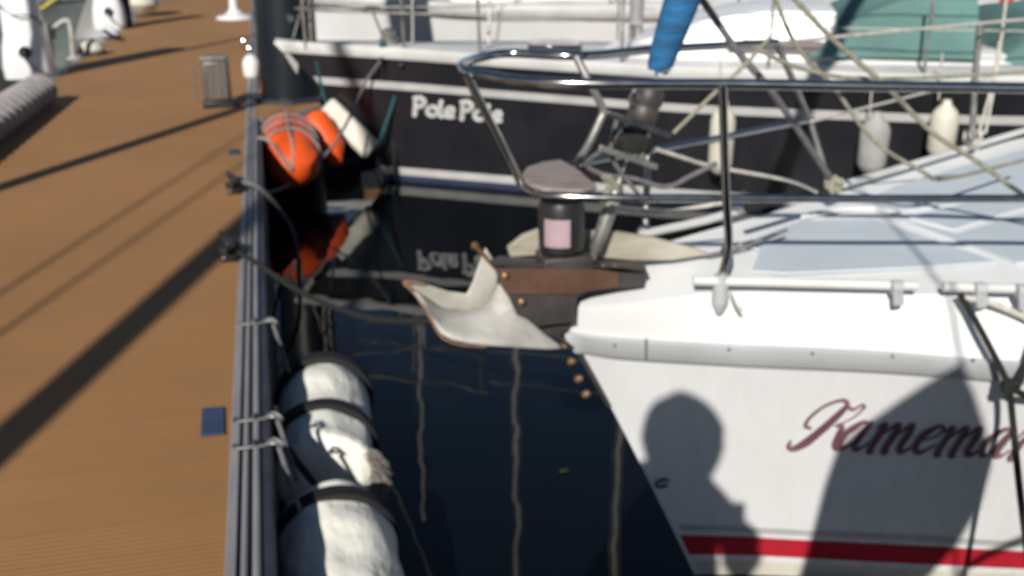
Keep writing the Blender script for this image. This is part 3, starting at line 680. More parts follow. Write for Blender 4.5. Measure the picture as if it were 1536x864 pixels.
build('deck_hatch',MB().slab([D.local(2.0,.2,1.065),D.local(2.4,.2,1.065),D.local(2.4,-.2,1.065),D.local(2.0,-.2,1.065)],(0,0,.05)),M['glassd'],dy,bevel=.01)
build('windlass',MB().lathe(D.local(.9,0,1.08),(0,0,1),[(0,.08),(.05,.08),(.07,.05),(.11,.06),(.13,.04)],16),M['dull_steel'],dy)
build('fairlead',MB().lathe(D.at_px(575,75)+Vector((0,0,.02)),(0,0,1),[(0,.03),(.03,.03),(.05,.02)],12),M['rope_t'],dy)
# fenders hanging on the dark yacht
def fender_at(u,v0,v1,r,m,label,y,grp='fenders hanging along the black hull'):
    a=py(u,v0,y); b=py(u,v1,y); h=a.z-b.z; t=thing('fender',a,label,'fender',grp)
    build('body',MB().lathe(b,(0,0,1),[(0,.3*r),(.03,.75*r),(.08,r),(h*.72,r),(h*.82,.82*r),(h*.93,.35*r),(h,.28*r)],18),m,t)
    build('lanyard',MB().tube([a,a+Vector((0,.03,.30))],.006,6),M['rope_w'],t)
ya=D.at_px(1080,175).y
def hy(u,v): return D.at_px(u,v).y-.16
fender_at(1079,150,262,.088,M['fender'],'cream fender hanging on the black hull behind the near chrome stanchion',hy(1078,220))
fender_at(1305,168,262,.098,M['fender_grey'],'grey cloth covered fender hanging on the black hull',hy(1305,220))
fender_at(1408,150,240,.090,M['fender'],'cream fender with a pointed top, rightmost on the black hull',hy(1408,200))
# ropes of the dark yacht
rope('mooring_rope',[D.at_px(575,92)+Vector((-.02,-.05,.03)),py(582,150,8.0),py(590,200,8.0),py(592,262,7.95)],.018,M['rope_d'],'black rope hanging straight down the black bow to the water')
rope('mooring_rope',[D.at_px(600,95)+Vector((0,-.06,.0)),py(601,110,7.9),py(588,160,7.9),py(572,205,7.9),py(566,225,7.95)],.014,M['rope_t'],'teal rope from the black bow down to the lower end of the slanting fender')
rope('mooring_rope',[py(470,62,8.2),py(478,110,8.2),py(488,150,8.2),py(492,166,8.2)],.012,M['rope_t'],'short teal rope holding the upper end of the slanting fender')
rope('mooring_rope',[py(560,20,8.4),py(575,60,8.1),D.at_px(570,92)+Vector((0,-.06,.02)),py(549,122,7.9),py(525,175,7.7),py(497,222,7.5),py(455,262,7.3),py(420,284,6.9),py(388,290,6.0)],.011,M['rope_k'],'grey mooring rope sagging from the black bow past the orange buoys to a dock cleat')
# orange buoys and white slanting fender between bow and dock
bu=thing('orange_buoy',(.12,7.6,.4),'large orange buoy netted with grey cord beside the dock rail','buoy','orange buoys by the black bow')
a=py(424,205,8.0); b=py(432,250,7.35); dirb=(b-a).normalized()
a=Vector((.115,7.86,.46)); b=Vector((.12,7.12,.30)); dirb=(b-a).normalized(); Lb=(b-a).length
bd=build('body',MB().lathe(a,dirb,[(0,.04),(.03,.12),(.09,.185),(.2,.205),(.48,.208),(.58,.195),(.67,.155),(.73,.105),(.755,.05),(.76,.02)],9,wob=.03,sc=5),M['orange'],bu)
for k in (.08,.20,.32):
    build('band',MB().lathe(a+dirb*k,dirb,[(0,.198),(.01,.216),(.085,.216),(.095,.20)],20),M['orange_old'],bu)
for k in (.19,.31,.46):
    pts=[a+dirb*k+(dirb.cross(Vector((0,0,1))).normalized()*math.cos(t*math.pi/8)+Vector((0,0,1))*math.sin(t*math.pi/8))*.222 for t in range(16)]
    build('cord',MB().tube(pts,.011,6,closed=True),M['cordg'],bu)
pts=[a+dirb*k+Vector((.02,0,1))*.222 for k in (.1,.2,.35,.5)]+[a+dirb*.66+Vector((.02,-.02,.15)),a+dirb*.75+Vector((.0,-.03,.04))]
build('cord',MB().tube(smooth(pts,3),.010,6),M['cordg'],bu)
build('cord',MB().tube(smooth([Vector((EX+.09,7.25,DZ)),Vector((-.02,7.2,.53)),a+dirb*.75+Vector((.0,-.03,.04))],4),.012,6),M['cordg'],bu)
b2=thing('orange_buoy',py(490,190,8.7),'smaller smooth orange buoy with a pointed end leaning against the slanting fender','buoy','orange buoys by the black bow')
a=py(466,172,8.0); b=py(510,247,7.8); d2=(b-a).normalized(); l2=(b-a).length
build('body',MB().lathe(a,d2,[(0,.05),(.02,.10),(.06,.12),(l2*.55,.125),(l2*.70,.12),(l2*.98,.03),(l2,.01)],18),M['orange'],b2)
sf=thing('fender',py(525,190,8.1),'big square cream fender slanting between the orange buoys and the black bow','fender')
a=py(488,158,8.15); b=py(559,227,8.0); d3=(b-a).normalized(); u3=Vector((0,-1,0)); x3=d3.cross(u3).normalized(); u3=x3.cross(d3)
mb=MB(); mb.bar(a,b,.18,.10,u3); build('body',mb,M['fender'],sf,bevel=.03)
# pile
pp_=pz(432,160,DZ); pc=Vector((.19,8.95,0))
pl=thing('mooring_pile',pc,'thick black mooring pile standing at the dock corner behind the black bow','pile')
build('sleeve',MB().lathe(pc+Vector((0,0,-.5)),(0,0,1),[(0,.25),(4.6,.25),(4.62,.22)],36),M['pile'],pl)
build('collar',MB().lathe(pc+Vector((0,0,DZ-.002)),(0,0,1),[(0,.33),(.035,.33),(.04,.25)],8),M['alu_dark'],pl)
build('bolt',MB().lathe(py(436,28,8.6),(0,-1,0),[(0,.035),(.02,.03)],12),M['steel'],pl)
# =====================================================================
# DOCK FURNITURE
# =====================================================================
def cleat(y,label):
    c=Vector((EX-.035,y,DZ)); t=thing('dock_cleat',c,label,'cleat','black cleats on the dock edge'); t.scale=(1.3,1.15,1.3)
    build('horn',MB().tube(smooth([c+Vector((-.035,.13,.060)),c+Vector((-.02,.07,.052)),c+Vector((0,0,.046)),c+Vector((0,-.07,.052)),c+Vector((-.015,-.13,.060))],4),[.007,.009,.011,.013,.015,.016,.018,.018,.018,.018,.018,.016,.015,.013,.011,.009,.007],10),M['blackp'],t)
    build('base',MB().box(c.x-.032,c.x+.032,c.y-.07,c.y+.07,DZ,DZ+.012).lathe(c+Vector((0,.035,.01)),(0,0,1),[(0,.02),(.035,.014)],12).lathe(c+Vector((0,-.035,.01)),(0,0,1),[(0,.02),(.035,.014)],12),M['blackp'],t)
    build('bolt',MB().lathe(c+Vector((-.022,-.05,.012)),(0,0,1),[(0,.008),(.005,.006)],10),M['dull_steel'],t)
    P=[]
    for k in range(24):
        q=k*.52; P.append(c+Vector((math.cos(q)*.034,math.sin(q)*.085 ,.022+.012*(k/24)+.012*math.sin(2*q))))
    build('rope_turns',MB().tube(smooth(P,3),.010,7),M['rope_d'],t)
    return c
c1=cleat(5.72,'black dock cleat beside the orange buoys, farther of the two'); c2_=cleat(4.48,'black dock cleat with the long dark rope, nearer of the two')
# a big ring on the far cleat
rope('mooring_rope',[c1+Vector((.02,0,.05)),c1+Vector((.12,-.05,.03)),c1+Vector((.22,-.02,-.10)),c1+Vector((.3,.1,-.3)),c1+Vector((.32,.3,-.6))],.013,M['rope_k'],'short grey rope dropping off the farther dock cleat')
e_=py(850,505,2.44)
rope('mooring_rope',[c2_+Vector((.0,-.02,.05)),py(385,395,4.3),py(440,432,4.0),py(500,460,3.7),py(560,478,3.4),py(640,482,3.1),py(720,470,2.8),py(800,470,2.52)],.011,M['rope_d'],'dark rope sagging from the nearer dock cleat to the near yacht anchor roller')
def clamp(y,label):
    c=Vector((EX+.05,y,DZ)); t=thing('rail_clamp',c,label,'clamp','steel clamps on the dock rail')
    build('strap',MB().box(EX+.02,EX+.10,y-.007,y+.007,DZ+.008,DZ+.014),M['dull_steel'],t,bevel=.002)
    build('shackle',MB().tube(smooth([c+Vector((.05,0,.012)),c+Vector((.075,.014,.02)),c+Vector((.10,.0,.0)),c+Vector((.075,-.014,.02)),c+Vector((.05,0,.012))],4),.005,7),M['dull_steel'],t)
    build('bolt',MB().lathe(c+Vector((-.035,0,.01)),(0,0,1),[(0,.009),(.012,.008)],8),M['steel'],t)
    build('bolt',MB().lathe(c+Vector((.02,0,.016)),(0,0,1),[(0,.011),(.012,.01)],8),M['steel'],t)
    build('tie_rod',MB().tube([c+Vector((.085,0,.0)),c+Vector((.13,-.10,-.16))],.007,7),M['rope_k'],t)
clamp(3.60,'small steel clamp on the dock rail, farthest of the three by the floats')
clamp(2.80,'small steel clamp on the dock rail level with the blue plate')
clamp(2.63,'small steel clamp on the dock rail just nearer than the blue plate')
# blue plates
pts=[(303,614),(336,611),(337,652),(301,656)]
o_=build('hatch_plate',MB().slab([pz(u,v,DZ+.004) for u,v in pts],(0,0,.005)),M['blue_plate'],shade=False,bevel=.002); tag(o_,'small blue grey square plate set in the brown deck by the rail','plate')
o_=build('hatch_plate',MB().slab([pz(u,v,DZ+.004) for u,v in ((343,226),(358,225),(358,231),(343,232))],(0,0,.01)),M['blue_plate'],shade=False); tag(o_,'tiny blue plate on the deck edge farther off near the orange buoy','plate')
# metal box
c=pz(330,160,DZ); bx=thing('utility_box',c,'brushed grey brown utility box on a black base near the pile','utility box')
build('cabinet',MB().slab([c+Vector((x,y,.05)) for x,y in ((-.12,-.07),(.10,-.07),(.10,.10),(-.12,.10))],(0,0,.34)),M['box'],bx,bevel=.03)
build('base',MB().slab([c+Vector((x,y,0)) for x,y in ((-.13,-.08),(.14,-.08),(.14,.11),(-.13,.11))],(0,0,.055)),M['blackp'],bx,bevel=.01)
build('handle',MB().tube(smooth([c+Vector((-.12,-.05,.36)),c+Vector((-.17,-.06,.32)),c+Vector((-.17,-.06,.1)),c+Vector((-.13,-.05,.05))],4),.007,8),M['rope_k'],bx)
build('lid',MB().slab([c+Vector((x,y,.392)) for x,y in ((-.125,-.075),(.105,-.075),(.105,.105),(-.125,.105))],(0,0,.02)),M['dull_steel'],bx,bevel=.006)
# white capped post on the rail + ring
c=pz(378,115,DZ); t=thing('rail_post',c,'short white capped post on the dock rail beside the pile','post')
build('cap',MB().lathe(c,(0,0,1),[(0,.07),(.03,.085),(.14,.085),(.19,.06),(.22,.02)],18),M['gel'],t)
build('ring',MB().tube([c+Vector((-.03+.045*math.cos(k*math.pi/6),-.02,.32+.045*math.sin(k*math.pi/6))) for k in range(12)],.009,8,closed=True),M['steel'],t)
build('rod',MB().tube([c+Vector((0,0,.2)),c+Vector((-.02,-.02,.29))],.01,8),M['dull_steel'],t)
# far lamp pedestal
c=pz(352,28,DZ); t=thing('dock_pedestal',c,'small white pedestal with a wide flared foot far down the dock','pedestal')
build('column',MB().lathe(c,(0,0,1),[(0,.30),(.04,.28),(.08,.14),(.16,.07),(.5,.06),(.9,.06)],20),M['gel'],t)
build('lamp_head',MB().lathe(c+Vector((0,0,.9)),(0,0,1),[(0,.09),(.1,.1),(.16,.03)],16),M['fender'],t)
# polystyrene floats lashed along the dock
def float_(y0,y1,straps,label,seed,frayed=False,cx=.09,r=.168,sk=0.):
    cz_=.22
    t=thing('wrapped_float',(cx,(y0+y1)/2,cz_),label,'float','white wrapped floats lashed beside the dock')
    prof=[(0,.02),(.0,.12),(.015,.17),(.05,r-.004)]; L_=y1-y0; k=.08
    while k<L_-.08: prof.append((k,r*(1+.03*math.sin(k*9+seed)))); k+=.02
    prof+=[(L_-.05,r-.004),(L_-.015,.17),(L_,.12),(L_+.002,.02)]
    build('body',MB().lathe((cx,y0,cz_),(sk,1,0),prof,56,wob=.013,sc=8,seed=seed),M['wrap'],t,subd=1)
    for s_ in straps:
        P=[(0,r-.004),(.002,r+.018),(.056,r+.018),(.058,r-.004)]
        build('strap',MB().lathe((cx+sk*(s_-y0),s_,cz_),(sk-.03,1,0),P,48),M['strap'],t)
    random.seed(seed)
    if frayed:
        mb=MB()
        for k in range(220):
            an=random.uniform(-.95,.55); rr=r*random.uniform(.86,1.03); p=Vector((cx+rr*math.cos(an),y0+random.uniform(0,.05),cz_+rr*math.sin(an)))
            d_=Vector((math.cos(an)*.6+.2,-.8,math.sin(an)*.4-.5))*random.uniform(.02,.06)+Vector((random.uniform(-.01,.02),random.uniform(-.01,.01),random.uniform(-.01,.01)))
            mb.tube([p,p+d_*.6,p+d_+Vector((0,0,-.008))],[.0045,.003,.0008],5)
        build('frayed_sheeting',mb,M['algae'],t)
float_(2.98,3.62,[3.16,3.57],'white wrapped float with two black straps and a frayed end, farther one by the dock',3,True,.080,.172,.06)
float_(1.2,2.72,[2.57,1.6],'creased white wrapped float nearest the camera beside the dock',9)
# weedy rope under the float
rope('tie_rope',[Vector((-.06,2.95,.52)),Vector((-.04,2.85,.45)),Vector((.05,2.81,.3)),Vector((.2,2.82,.05))],.012,M['rope_d'],'dark rope between the two white floats')
# =====================================================================
# LEFT SIDE OF THE DOCK
# =====================================================================
def white_post(c,wd,h,label):
    t=thing('service_pedestal',c,label,'pedestal','white service pedestals on the left of the dock')
    n_=14; mb=MB(); vs=[];fs=[]
    for (z,sx,sy) in ((0,wd*.52,.20),(.12,wd*.54,.21),(.30,wd*.5,.18),(.42,wd*.44,.13),(h,wd*.36,.11),(h+.06,wd*.26,.08)):
        for k in range(n_):
            a=2*math.pi*k/n_; cs,sn=math.cos(a),math.sin(a); e=.45
            vs.append(c+Vector((sx*math.copysign(abs(cs)**e,cs),sy*math.copysign(abs(sn)**e,sn),z)))
    for i in range(5):
        for k in range(n_): fs.append((i*n_+k,i*n_+(k+1)%n_,(i+1)*n_+(k+1)%n_,(i+1)*n_+k))
    fs.append(tuple(5*n_+k for k in range(n_)))
    build('housing',mb.add(vs,fs),M['gel'],t)
    build('outlet_cover',MB().lathe(c+Vector((.02,-.2,.26)),(.1,-1,.2),[(0,.06),(.03,.055),(.05,.03)],14),M['blackp'],t)
    build('cable',MB().tube(smooth([c+Vector((.0,-.24,.26)),c+Vector((.07,-.27,.14)),c+Vector((.16,-.25,.06)),c+Vector((.2,-.1,.02))],5),.010,7),M['rope_k'],t)
    build('cable',MB().tube(smooth([c+Vector((-.2,-.16,.75)),c+Vector((-.05,-.19,.62)),c+Vector((.12,-.16,.60)),c+Vector((.2,-.05,.5))],5),.008,7),M['rope_k'],t)
p=pz(42,118,DZ); white_post(Vector((p.x,p.y+.15,DZ)),.42,1.5,'tall white service pedestal nearest on the left edge of the dock')
p=pz(165,44,DZ); white_post(Vector((p.x,p.y+.1,DZ)),.42,1.4,'second white service pedestal farther down the left edge of the dock')
p=pz(222,24,DZ); t=thing('fender',Vector((p.x-.1,p.y,DZ)),'pale ball fender on the left edge of the dock beyond both pedestals','fender')
build('body',MB().lathe(Vector((p.x-.1,p.y,DZ)),(0,0,1),[(0,.06),(.05,.2),(.2,.3),(.4,.28),(.55,.18),(.62,.05)],18),M['fender'],t)
# ribbed grey roll
a=pz(0,178,DZ+.1); b=pz(62,136,DZ+.1); a0=a+(a-b)*1.2
prof=[];L_=(b-a0).length; k=0
while k<L_: prof.append((k,.10+.042*math.sin(k*2*math.pi/.17))); k+=.012
prof=[(0,.03)]+prof+[(L_,.09),(L_+.01,.03)]
rr_=thing('corner_fender',a,'grey ribbed dock fender roll lying on the left edge of the dock','dock fender')
build('roll',MB().lathe(a0+Vector((0,0,.01)),(b-a0),prof,20),M['ribbed'],rr_)
build('end_ring',MB().lathe(b+Vector((0,0,.02)),(b-a0),[(0,.03),(.01,.06),(.09,.06),(.1,.03)],12),M['rope_w'],rr_)
# small gear along the left edge
def ball(u,v,r,m,label,nm='fender',cat='fender',sq=.75):
    c=pz(u,v,DZ); t=thing(nm,c,label,cat); build('body',MB().lathe(c,(0,0,1),[(0,r*.55),(.03,r*.9),(r*sq*.6,r),(r*sq*1.2,r*.8),(r*sq*1.6,r*.3)],18),m,t)
    build('rim',MB().lathe(c+Vector((0,0,.015)),(0,0,1),[(0,r*.9),(.01,r*1.06),(.03,r*1.06),(.04,r*.9)],18),M['rope_k'],t)
ball(138,82,.15,M['fender'],'low round white cap on the dock beside the nearer anchor stand','deck_cap','cap')
ball(166,58,.12,M['gel'],'small white ball between the two white pedestals','deck_cap','cap')
c=pz(110,88,DZ); t=thing('anchor_stand',c,'bent grey steel bracket on the left dock edge past the first pedestal','bracket')
build('arm',MB().tube(smooth([c+Vector((-.18,0,.22)),c+Vector((-.15,0,.34)),c+Vector((-.03,0,.42)),c+Vector((.02,0,.36)),c+Vector((.0,0,.0))],5),.028,10),M['galv'],t)
build('foot',MB().lathe(c,(0,0,1),[(0,.09),(.02,.09),(.03,.04)],14),M['galv'],t)
c=pz(70,92,DZ); t=thing('mooring_bollard',c+Vector((-.1,0,0)),'grey square bollard right behind the first white pedestal','bollard')
build('body',MB().slab([c+Vector((x,y,0)) for x,y in ((-.08,-.08),(.08,-.08),(.08,.08),(-.08,.08))],(0,0,.42)),M['ribbed'],t,bevel=.02)
c=pz(188,40,DZ); t=thing('fender',c,'blue cloth fender standing beside the second white pedestal','fender')
build('body',MB().lathe(c,(0,0,1),[(0,.05),(.04,.11),(.4,.11),(.48,.04)],16),M['bluef'],t)
c=pz(62,72,DZ)
random.seed(4)
for i,(u,v,lb) in enumerate(((846,706,'small green leaf floating on the dark water left of the white bow'),)):
    c=pz(u,v,.004); ang=random.uniform(0,3); o_=build('floating_leaf',MB().slab([c+Vector((math.cos(ang+t*math.pi/4)*.018*(1 if t%4 else 1.6),math.sin(ang+t*math.pi/4)*.010,0)) for t in range(8)],(0,0,.002)),M['leaf'],loc=c); tag(o_,lb,'leaf')
# boats moored on the left
def side_boat(x,y,L_,ang,m,label,name='moored_boat'):
    H=Hull((x,y),ang,L_,top=[(0,0),(.3,.2),(1,.55),(2,.9),(3.5,1.2),(L_,1.0)],low=[(0,0),(.5,.1),(1.2,.4),(2.2,.75),(3.5,1.0),(L_-.5,.8)],rake=lambda w:.6*max(0,1-w),zs=[(0,1.05),(2,.95),(L_,.9)],power=1.3)
    t=thing(name,(x+math.cos(ang)*3,y+math.sin(ang)*3,0),label,'boat')
    build('hull',H.mesh(28,8),m,t); build('foredeck',H.cap(),M['gel2'],t)
    b=H.band(-.08,.02,0,1,1,th=.03,relsheer=True,n=26); b2_=H.band(-.08,.02,0,1,-1,th=.03,relsheer=True,n=26); build('rubbing_strake',MB().add(b.v,b.f).add(b2_.v,b2_.f),M['strake'],t)
    trunk(H,2.2,4.8,.5,.8,.95,1.45,'cabin',t,M['gel2'])
    z=1.5; pl_=build('bow_pulpit',MB().tube(smooth([H.local(1.5,.6,z),H.local(.6,.35,z),H.local(0,0,z+.04),H.local(.6,-.35,z),H.local(1.5,-.6,z)],5),.0125,8),M['dull_steel'],t)
    for s_,q in ((1.45,.55),(1.45,-.55),(.5,.28),(.5,-.28)): build('pulpit_leg',MB().tube([H.local(s_,q,.95),H.local(s_,q*1.1,z)],.0115,8),M['dull_steel'],pl_)
    return H,t
H1,_t=side_boat(-2.45,16.3,7,R(180),M['greycanvas'],'moored boat with a grey green hull beyond the left edge of the dock')
rope('boat_hook',[pz(62,14,.9)+Vector((0,0,0)),pz(80,2,1.05),pz(95,-8,1.2)],.03,M['yellow'],'yellow pole resting across the grey green boat bow')
H2,_t=side_boat(-2.35,20.6,7,R(180),M['gel2'],'white moored boat farther along the left of the dock')
H3,_t=side_boat(-2.75,11.9,6.5,R(180),M['gel2'],'white moored boat just behind the first white pedestal')
# the yacht behind the viewer on the left: mast, shrouds and furled sail cast the long shadows on the dock
by=-1.35
H4,t4=side_boat(-2.05,by,9.5,R(180),M['gel'],'white sailing yacht moored on the left behind the viewer','sailing_yacht'); t4['category']='sailing yacht'
g1=pz(0,668,DZ); g2=pz(362,340,DZ)
hx=S.copy()
def back(g,h): return g-S*(h/(-S.z))
h1=2.6
A1=back(g1,h1); dyy=(g2.y-g1.y); hr=Vector((S.x,S.y,0)).length/(-S.z)
h2=h1+dyy/(hr*math.cos(SAZ)); B1=back(g2,h2)
dd=(B1-A1).normalized(); base_=A1+dd*((1.05-A1.z)/dd.z); mh=A1+dd*((10.0-A1.z)/dd.z)
build('forestay',MB().tube([base_,mh],.006,6),M['dull_steel'],t4)
build('furled_sail',MB().tube([A1+dd*k for k in (-1.2,-1.0,-.5,2.0,4,6,7.2)],[.02,.055,.07,.075,.068,.045,.02],14),M['blue_sail'],t4)
l1=pz(0,281,DZ); l2_=pz(355,156,DZ)
tt=(l1.x-mh.x)/(math.sin(SAZ)); 
mx=l1-Vector((math.sin(SAZ),math.cos(SAZ),0))*4.4
build('mast',MB().tube([Vector((mx.x,mx.y,1.0)),Vector((mx.x,mx.y,10.2))],.07,12),M['alu'],t4)
for q0_,q1_ in (((0,440),(250,278)),((0,500),(300,290))):
    s0_=pz(*q0_,DZ); s1_=pz(*q1_,DZ); a_=back(s0_,3.2); b_=back(s1_,4.7); d_=(b_-a_)
    build('shroud',MB().tube([a_-d_*1.2,b_+d_*2.5],.011,6),M['dull_steel'],t4)
# thin line shadows farther along the dock come from a second mast
l3=pz(195,91,DZ); l4=pz(360,47,DZ)
H5,t5=side_boat(-2.6,5.0,8,R(180),M['gel'],'white yacht moored on the left between the viewer and the first pedestal','sailing_yacht'); t5['category']='sailing yacht'
mx5=l3-Vector((math.sin(SAZ),math.cos(SAZ),0))*4.9
t5.location.y+=mx5.y-5.0; 
build('mast',MB().tube([Vector((mx5.x,mx5.y,1.0)),Vector((mx5.x,mx5.y,9.5))],.05,12),M['alu'],t5)
# =====================================================================
# BOATS BEHIND THE DARK YACHT
# =====================================================================
def hull3(label,o_,ang,L_,z,m,group=None):
    H=Hull(o_,ang,L_,top=[(0,0),(.4,.2),(1.5,.7),(3,1.2),(5,1.5),(L_,1.3)],low=[(0,0),(.6,.15),(1.6,.55),(3,1.0),(5,1.3),(L_-.6,1.0)],rake=lambda w:.8*max(0,1-w),zs=[(0,z+.15),(2,z),(L_,z)],power=1.3)
    t=thing('moored_boat',(o_[0]+4*math.cos(ang),o_[1]+4*math.sin(ang),0),label,'boat')
    build('hull',H.mesh(36,10),m,t); build('foredeck',H.cap(),M['gel2'],t)
    b=H.band(-.16,-.05,0,1,1,th=.05,relsheer=True,n=30); build('rubbing_strake',b,M['stripe_white'],t)
    return H,t
HB,tb=hull3('white cruiser moored behind the black yacht with dark cabin windows',(.2,12.3),R(-4),10.5,1.16,M['gel'])
cbn=trunk(HB,1.9,7.5,.75,1.15,1.16,1.75,'cabin',tb,M['gel'],front=.9)
for s_ in (2.9,3.7,4.5,5.3,6.1):
    tq=.75+(1.15-.75)*(s_-1.9)/5.6
    build('window',MB().slab([HB.local(s_,tq+.015,1.29),HB.local(s_+.38,tq+.04,1.29),HB.local(s_+.38,tq+.02,1.46),HB.local(s_,tq-.005,1.46)],HB.sd*.01),M['glassd'],cbn)
for s_,h in ((2.7,.35),(5.0,.35)):
    pass
sm=s_for(HB,.2475)
build('mast',MB().tube([HB.local(sm,0,1.3),HB.local(sm,0,12)],.065,12),M['alu'],tb)
build('reflection_dark_band',HB.band(-.05,.50,0,1,1,off=.006,n=30),M['black_hull'],tb,label='dark band added low on the hull to darken its reflection')  # added dark band, hidden from direct view, so the water reflects black
build('hand_rail',MB().tube([HB.local(s_,interp(HB.top,s_)-.08,1.62) for s_ in (.4,1.4,2.6,4,6,9)],.012,8),M['dull_steel'],tb)
for s_ in (.4,1.4,2.6,3.6,4.6,5.6,7): build('stanchion',MB().tube([HB.local(s_,interp(HB.top,s_)-.08,1.15),HB.local(s_,interp(HB.top,s_)-.08,1.62)],.011,8),M['dull_steel'],tb)
HC,tc_=hull3('dark blue boat moored far behind on the right',(8.2,14.5),R(-3),9,1.25,M['black_hull'])
trunk(HC,2.2,6.5,.6,1.0,1.25,1.8,'cabin',tc_,M['darkplate'])
build('mast',MB().tube([HC.local(3,0,1.4),HC.local(3.05,0,11)],.06,12),M['alu'],tc_)
HE,te=hull3('white yacht far down the right side of the dock with a bare mast',(.1,17.0),R(-2),9,1.15,M['gel2'])
trunk(HE,2.2,6.5,.6,1.0,1.15,1.6,'cabin',te,M['gel'])
sm=s_for(HE,.138)
build('mast',MB().tube([HE.local(sm,0,1.2),HE.local(sm,0,9)],.055,12),M['alu'],te)
# red flag on a staff at the right
fl=thing('ensign',py(1495,60,6.9),'furled red ensign on a short staff at the stern of the black yacht','flag')
build('staff',MB().tube([py(1478,110,6.9),py(1520,-30,6.9)],.012,8),M['rope_w'],fl)
build('flag_cloth',MB().tube(smooth([py(1493,62,6.88),py(1499,35,6.88),py(1507,10,6.88),py(1516,-20,6.88)],4),[.02,.03,.05,.055,.06,.06,.06,.06,.05,.05,.045,.04,.03],9),M['redflag'],fl)
# =====================================================================
# BEHIND THE VIEWER, RIGHT: unseen yacht, its jib bag shaped from the shadow on the white hull
# =====================================================================
Qs=[(1440,546),(1462,590),(1478,640),(1487,700),(1470,760),(1440,810),(1398,870),(1360,930),(1190,930),(1200,864),(1218,800),(1236,730),(1256,672),(1300,635),(1350,600),(1400,568)]
kk=2.9
ring=[K.at_px(min(u,1530),min(v,860)) + (Vector((0,0,-.11)) if v>900 else Vector()) - S*kk for u,v in Qs]
cen=sum(ring,Vector())/len(ring)
HR,tr=side_boat(.80,cen.y,8.5,R(2),M['gel'],'white sailing yacht moored behind the viewer on the right','sailing_yacht'); tr['category']='sailing yacht'
nS=S.normalized()
vs=[]; n_=len(ring)
for f,dp in ((.35,-.14),(.75,-.11),(.96,-.05),(1,0),(.96,.05),(.75,.11),(.35,.14)):
    vs+=[cen+(p-cen)*f+nS*dp for p in ring]
fs=[(i*n_+k,i*n_+(k+1)%n_,(i+1)*n_+(k+1)%n_,(i+1)*n_+k) for i in range(6) for k in range(n_)]+[tuple(range(n_)),tuple(6*n_+k for k in range(n_))]
bag=build('shadow_jib_bag',MB().add(vs,fs),M['greycanvas'],tr)
topb=ring[0]; build('forestay',MB().tube([HR.local(.1,0,1.05),topb,topb+(topb-HR.local(.1,0,1.05))*2.2],.006,6),M['dull_steel'],tr)
build('mast',MB().tube([HR.local(4.2,0,1.2),HR.local(4.2,0,10)],.06,12),M['alu'],tr)
# =====================================================================
# THE PHOTOGRAPHER (stands on the dock behind the camera, seen as a shadow)
# =====================================================================
hd=K.at_px(1022,662)-S*3.27        # head centre
ph=Vector((0,-.012,ZC))
per=thing('person',(hd.x-.08,hd.y-.1,DZ),'person in a dark jacket standing at the dock edge holding up a phone','person')
hx_,hy_,hz_=hd
J=[((hx_-.10,hy_-.12,1.44),(.15,.12)),((hx_-.09,hy_-.09,1.64),(.16,.12)),((hx_-.05,hy_-.05,hz_-.40),(.18,.13)),((hx_-.02,hy_-.03,hz_-.24),(.13,.10)),
   ((hx_-.005,hy_-.01,hz_-.11),(.098,.085)),
   ((hx_-.12,hy_-.03,hz_-.12),(.095,.09)),((hx_+.09,hy_-.06,hz_-.20),(.08,.08)),     #5,6 trapezius
   ((hx_-.21,hy_-.05,hz_-.26),(.068,.068)),((hx_+.16,hy_-.10,hz_-.30),(.066,.066)), #7,8 shoulders
   ((hx_-.28,hy_+.02,hz_-.50),(.05,.05)),((hx_+.19,hy_-.05,hz_-.46),(.055,.055)),   #9,10 elbows
   ((ph.x-.17,ph.y-.07,ph.z-.06),(.03,.03)),((ph.x+.02,ph.y-.10,ph.z-.09),(.03,.03)), #11,12 wrists
   ((hx_-.20,hy_-.13,1.36),(.09,.09)),((hx_+.0,hy_-.13,1.36),(.09,.09)),
   ((hx_-.22,hy_-.09,1.0),(.065,.065)),((hx_+.02,hy_-.07,1.0),(.065,.065)),
   ((hx_-.23,hy_-.13,.64),(.045,.045)),((hx_+.02,hy_-.12,.64),(.045,.045)),
   ((hx_-.25,hy_+.04,.60),(.045,.04)),((hx_+.04,hy_+.05,.60),(.045,.04))]
E_=[(0,1),(1,2),(2,3),(3,4),(3,5),(3,6),(5,7),(6,8),(7,9),(8,10),(9,11),(10,12),(0,13),(0,14),(13,15),(14,16),(15,17),(16,18),(17,19),(18,20)]
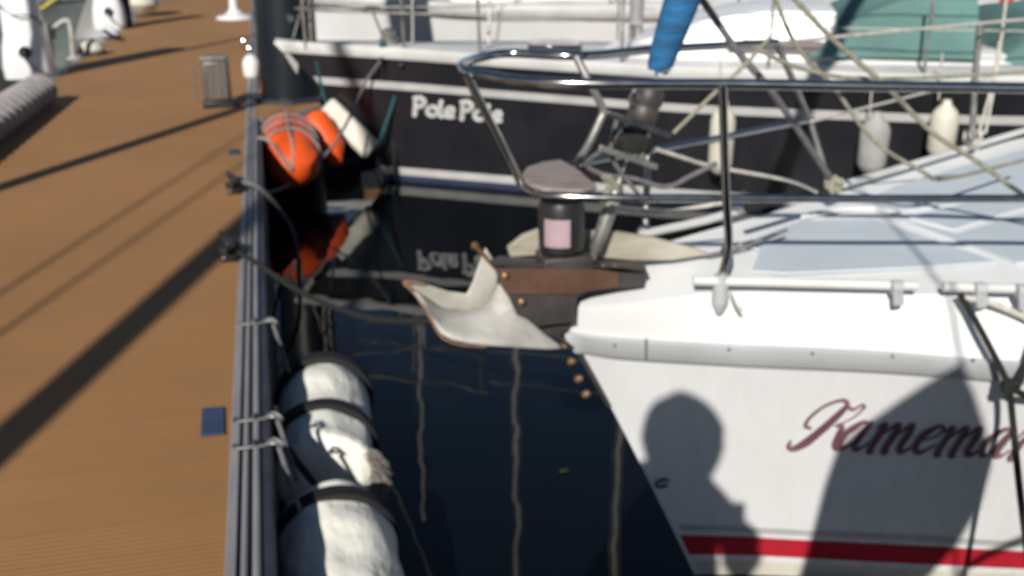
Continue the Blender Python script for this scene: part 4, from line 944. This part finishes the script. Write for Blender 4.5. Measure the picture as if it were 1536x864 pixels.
def skin(name,J,E_,m,parent,sub=2):
    me=bpy.data.meshes.new(name); off=root_loc(parent); me.from_pydata([tuple(Vector(j[0])-off) for j in J],E_,[]); me.materials.append(m)
    o_=bpy.data.objects.new(name,me); COL.objects.link(o_); o_.parent=parent
    md=o_.modifiers.new('skin','SKIN'); 
    for i,j in enumerate(J): me.skin_vertices[0].data[i].radius=j[1]
    me.skin_vertices[0].data[0].use_root=True
    md=o_.modifiers.new('sub','SUBSURF'); md.levels=sub; md.render_levels=sub; return o_
skin('body',J,E_,M['jacket'],per)
hp=[]
for k in range(9):
    hp.append((-.135+k*.033,.001+.098*math.sin(math.pi*min(1,max(0,(k+.35)/8.8)))**.6))
build('head',MB().lathe(hd,(.05,.12,1),hp,22).lathe(hd+Vector((.03,.085,-.01)),(.2,1,-.15),[(0,.022),(.02,.018),(.035,.008)],10),M['skin'],per)
build('hair',MB().lathe(hd+Vector((-.004,-.016,.004)),(.05,.05,1),[(-.09,.085),(-.05,.108),(0,.117),(.03,.117),(.06,.111),(.085,.099),(.105,.080),(.118,.058),(.126,.034),(.129,.008)],22,wob=.012,sc=30),M['hair'],per)
for s_,wr in ((-1,J[11][0]),(1,J[12][0])):
    wv=Vector(wr); palm=wv+Vector((-s_*.01,.035,.02))
    Jh=[(wv,(.028,.022)),(palm,(.034,.016))]; Eh=[(0,1)]
    for k in range(4):
        f0=palm+Vector((0,.02,-.02+k*.016)); f1=f0+Vector((-s_*.02,.018,.004)); f2=f1+Vector((-s_*.025,-.004,.003)); i=len(Jh)
        Jh+=[(f0,(.010,.010)),(f1,(.0085,.0085)),(f2,(.007,.007))]; Eh+=[(1,i),(i,i+1),(i+1,i+2)]
    i=len(Jh); Jh+=[(palm+Vector((-s_*.02,-.02,.012)),(.011,.011)),(palm+Vector((-s_*.045,-.02,.02)),(.009,.009))]; Eh+=[(1,i),(i,i+1)]
    skin('hand',Jh,Eh,M['skin'],per,1)
rotm=Matrix.Rotation(-YAW,3,'Z')@Matrix.Rotation(-PITCH,3,'X')
mb=MB().box(-.142,.013,-.0085,0,-.062,.012); mb.v=[rotm@v+Vector((0,-.004,ZC))-Fv*.004 for v in mb.v]
o_=build('mobile_phone',mb,M['blackp'],bevel=.002,loc=ph); tag(o_,'black mobile phone held up in landscape by the person','phone')
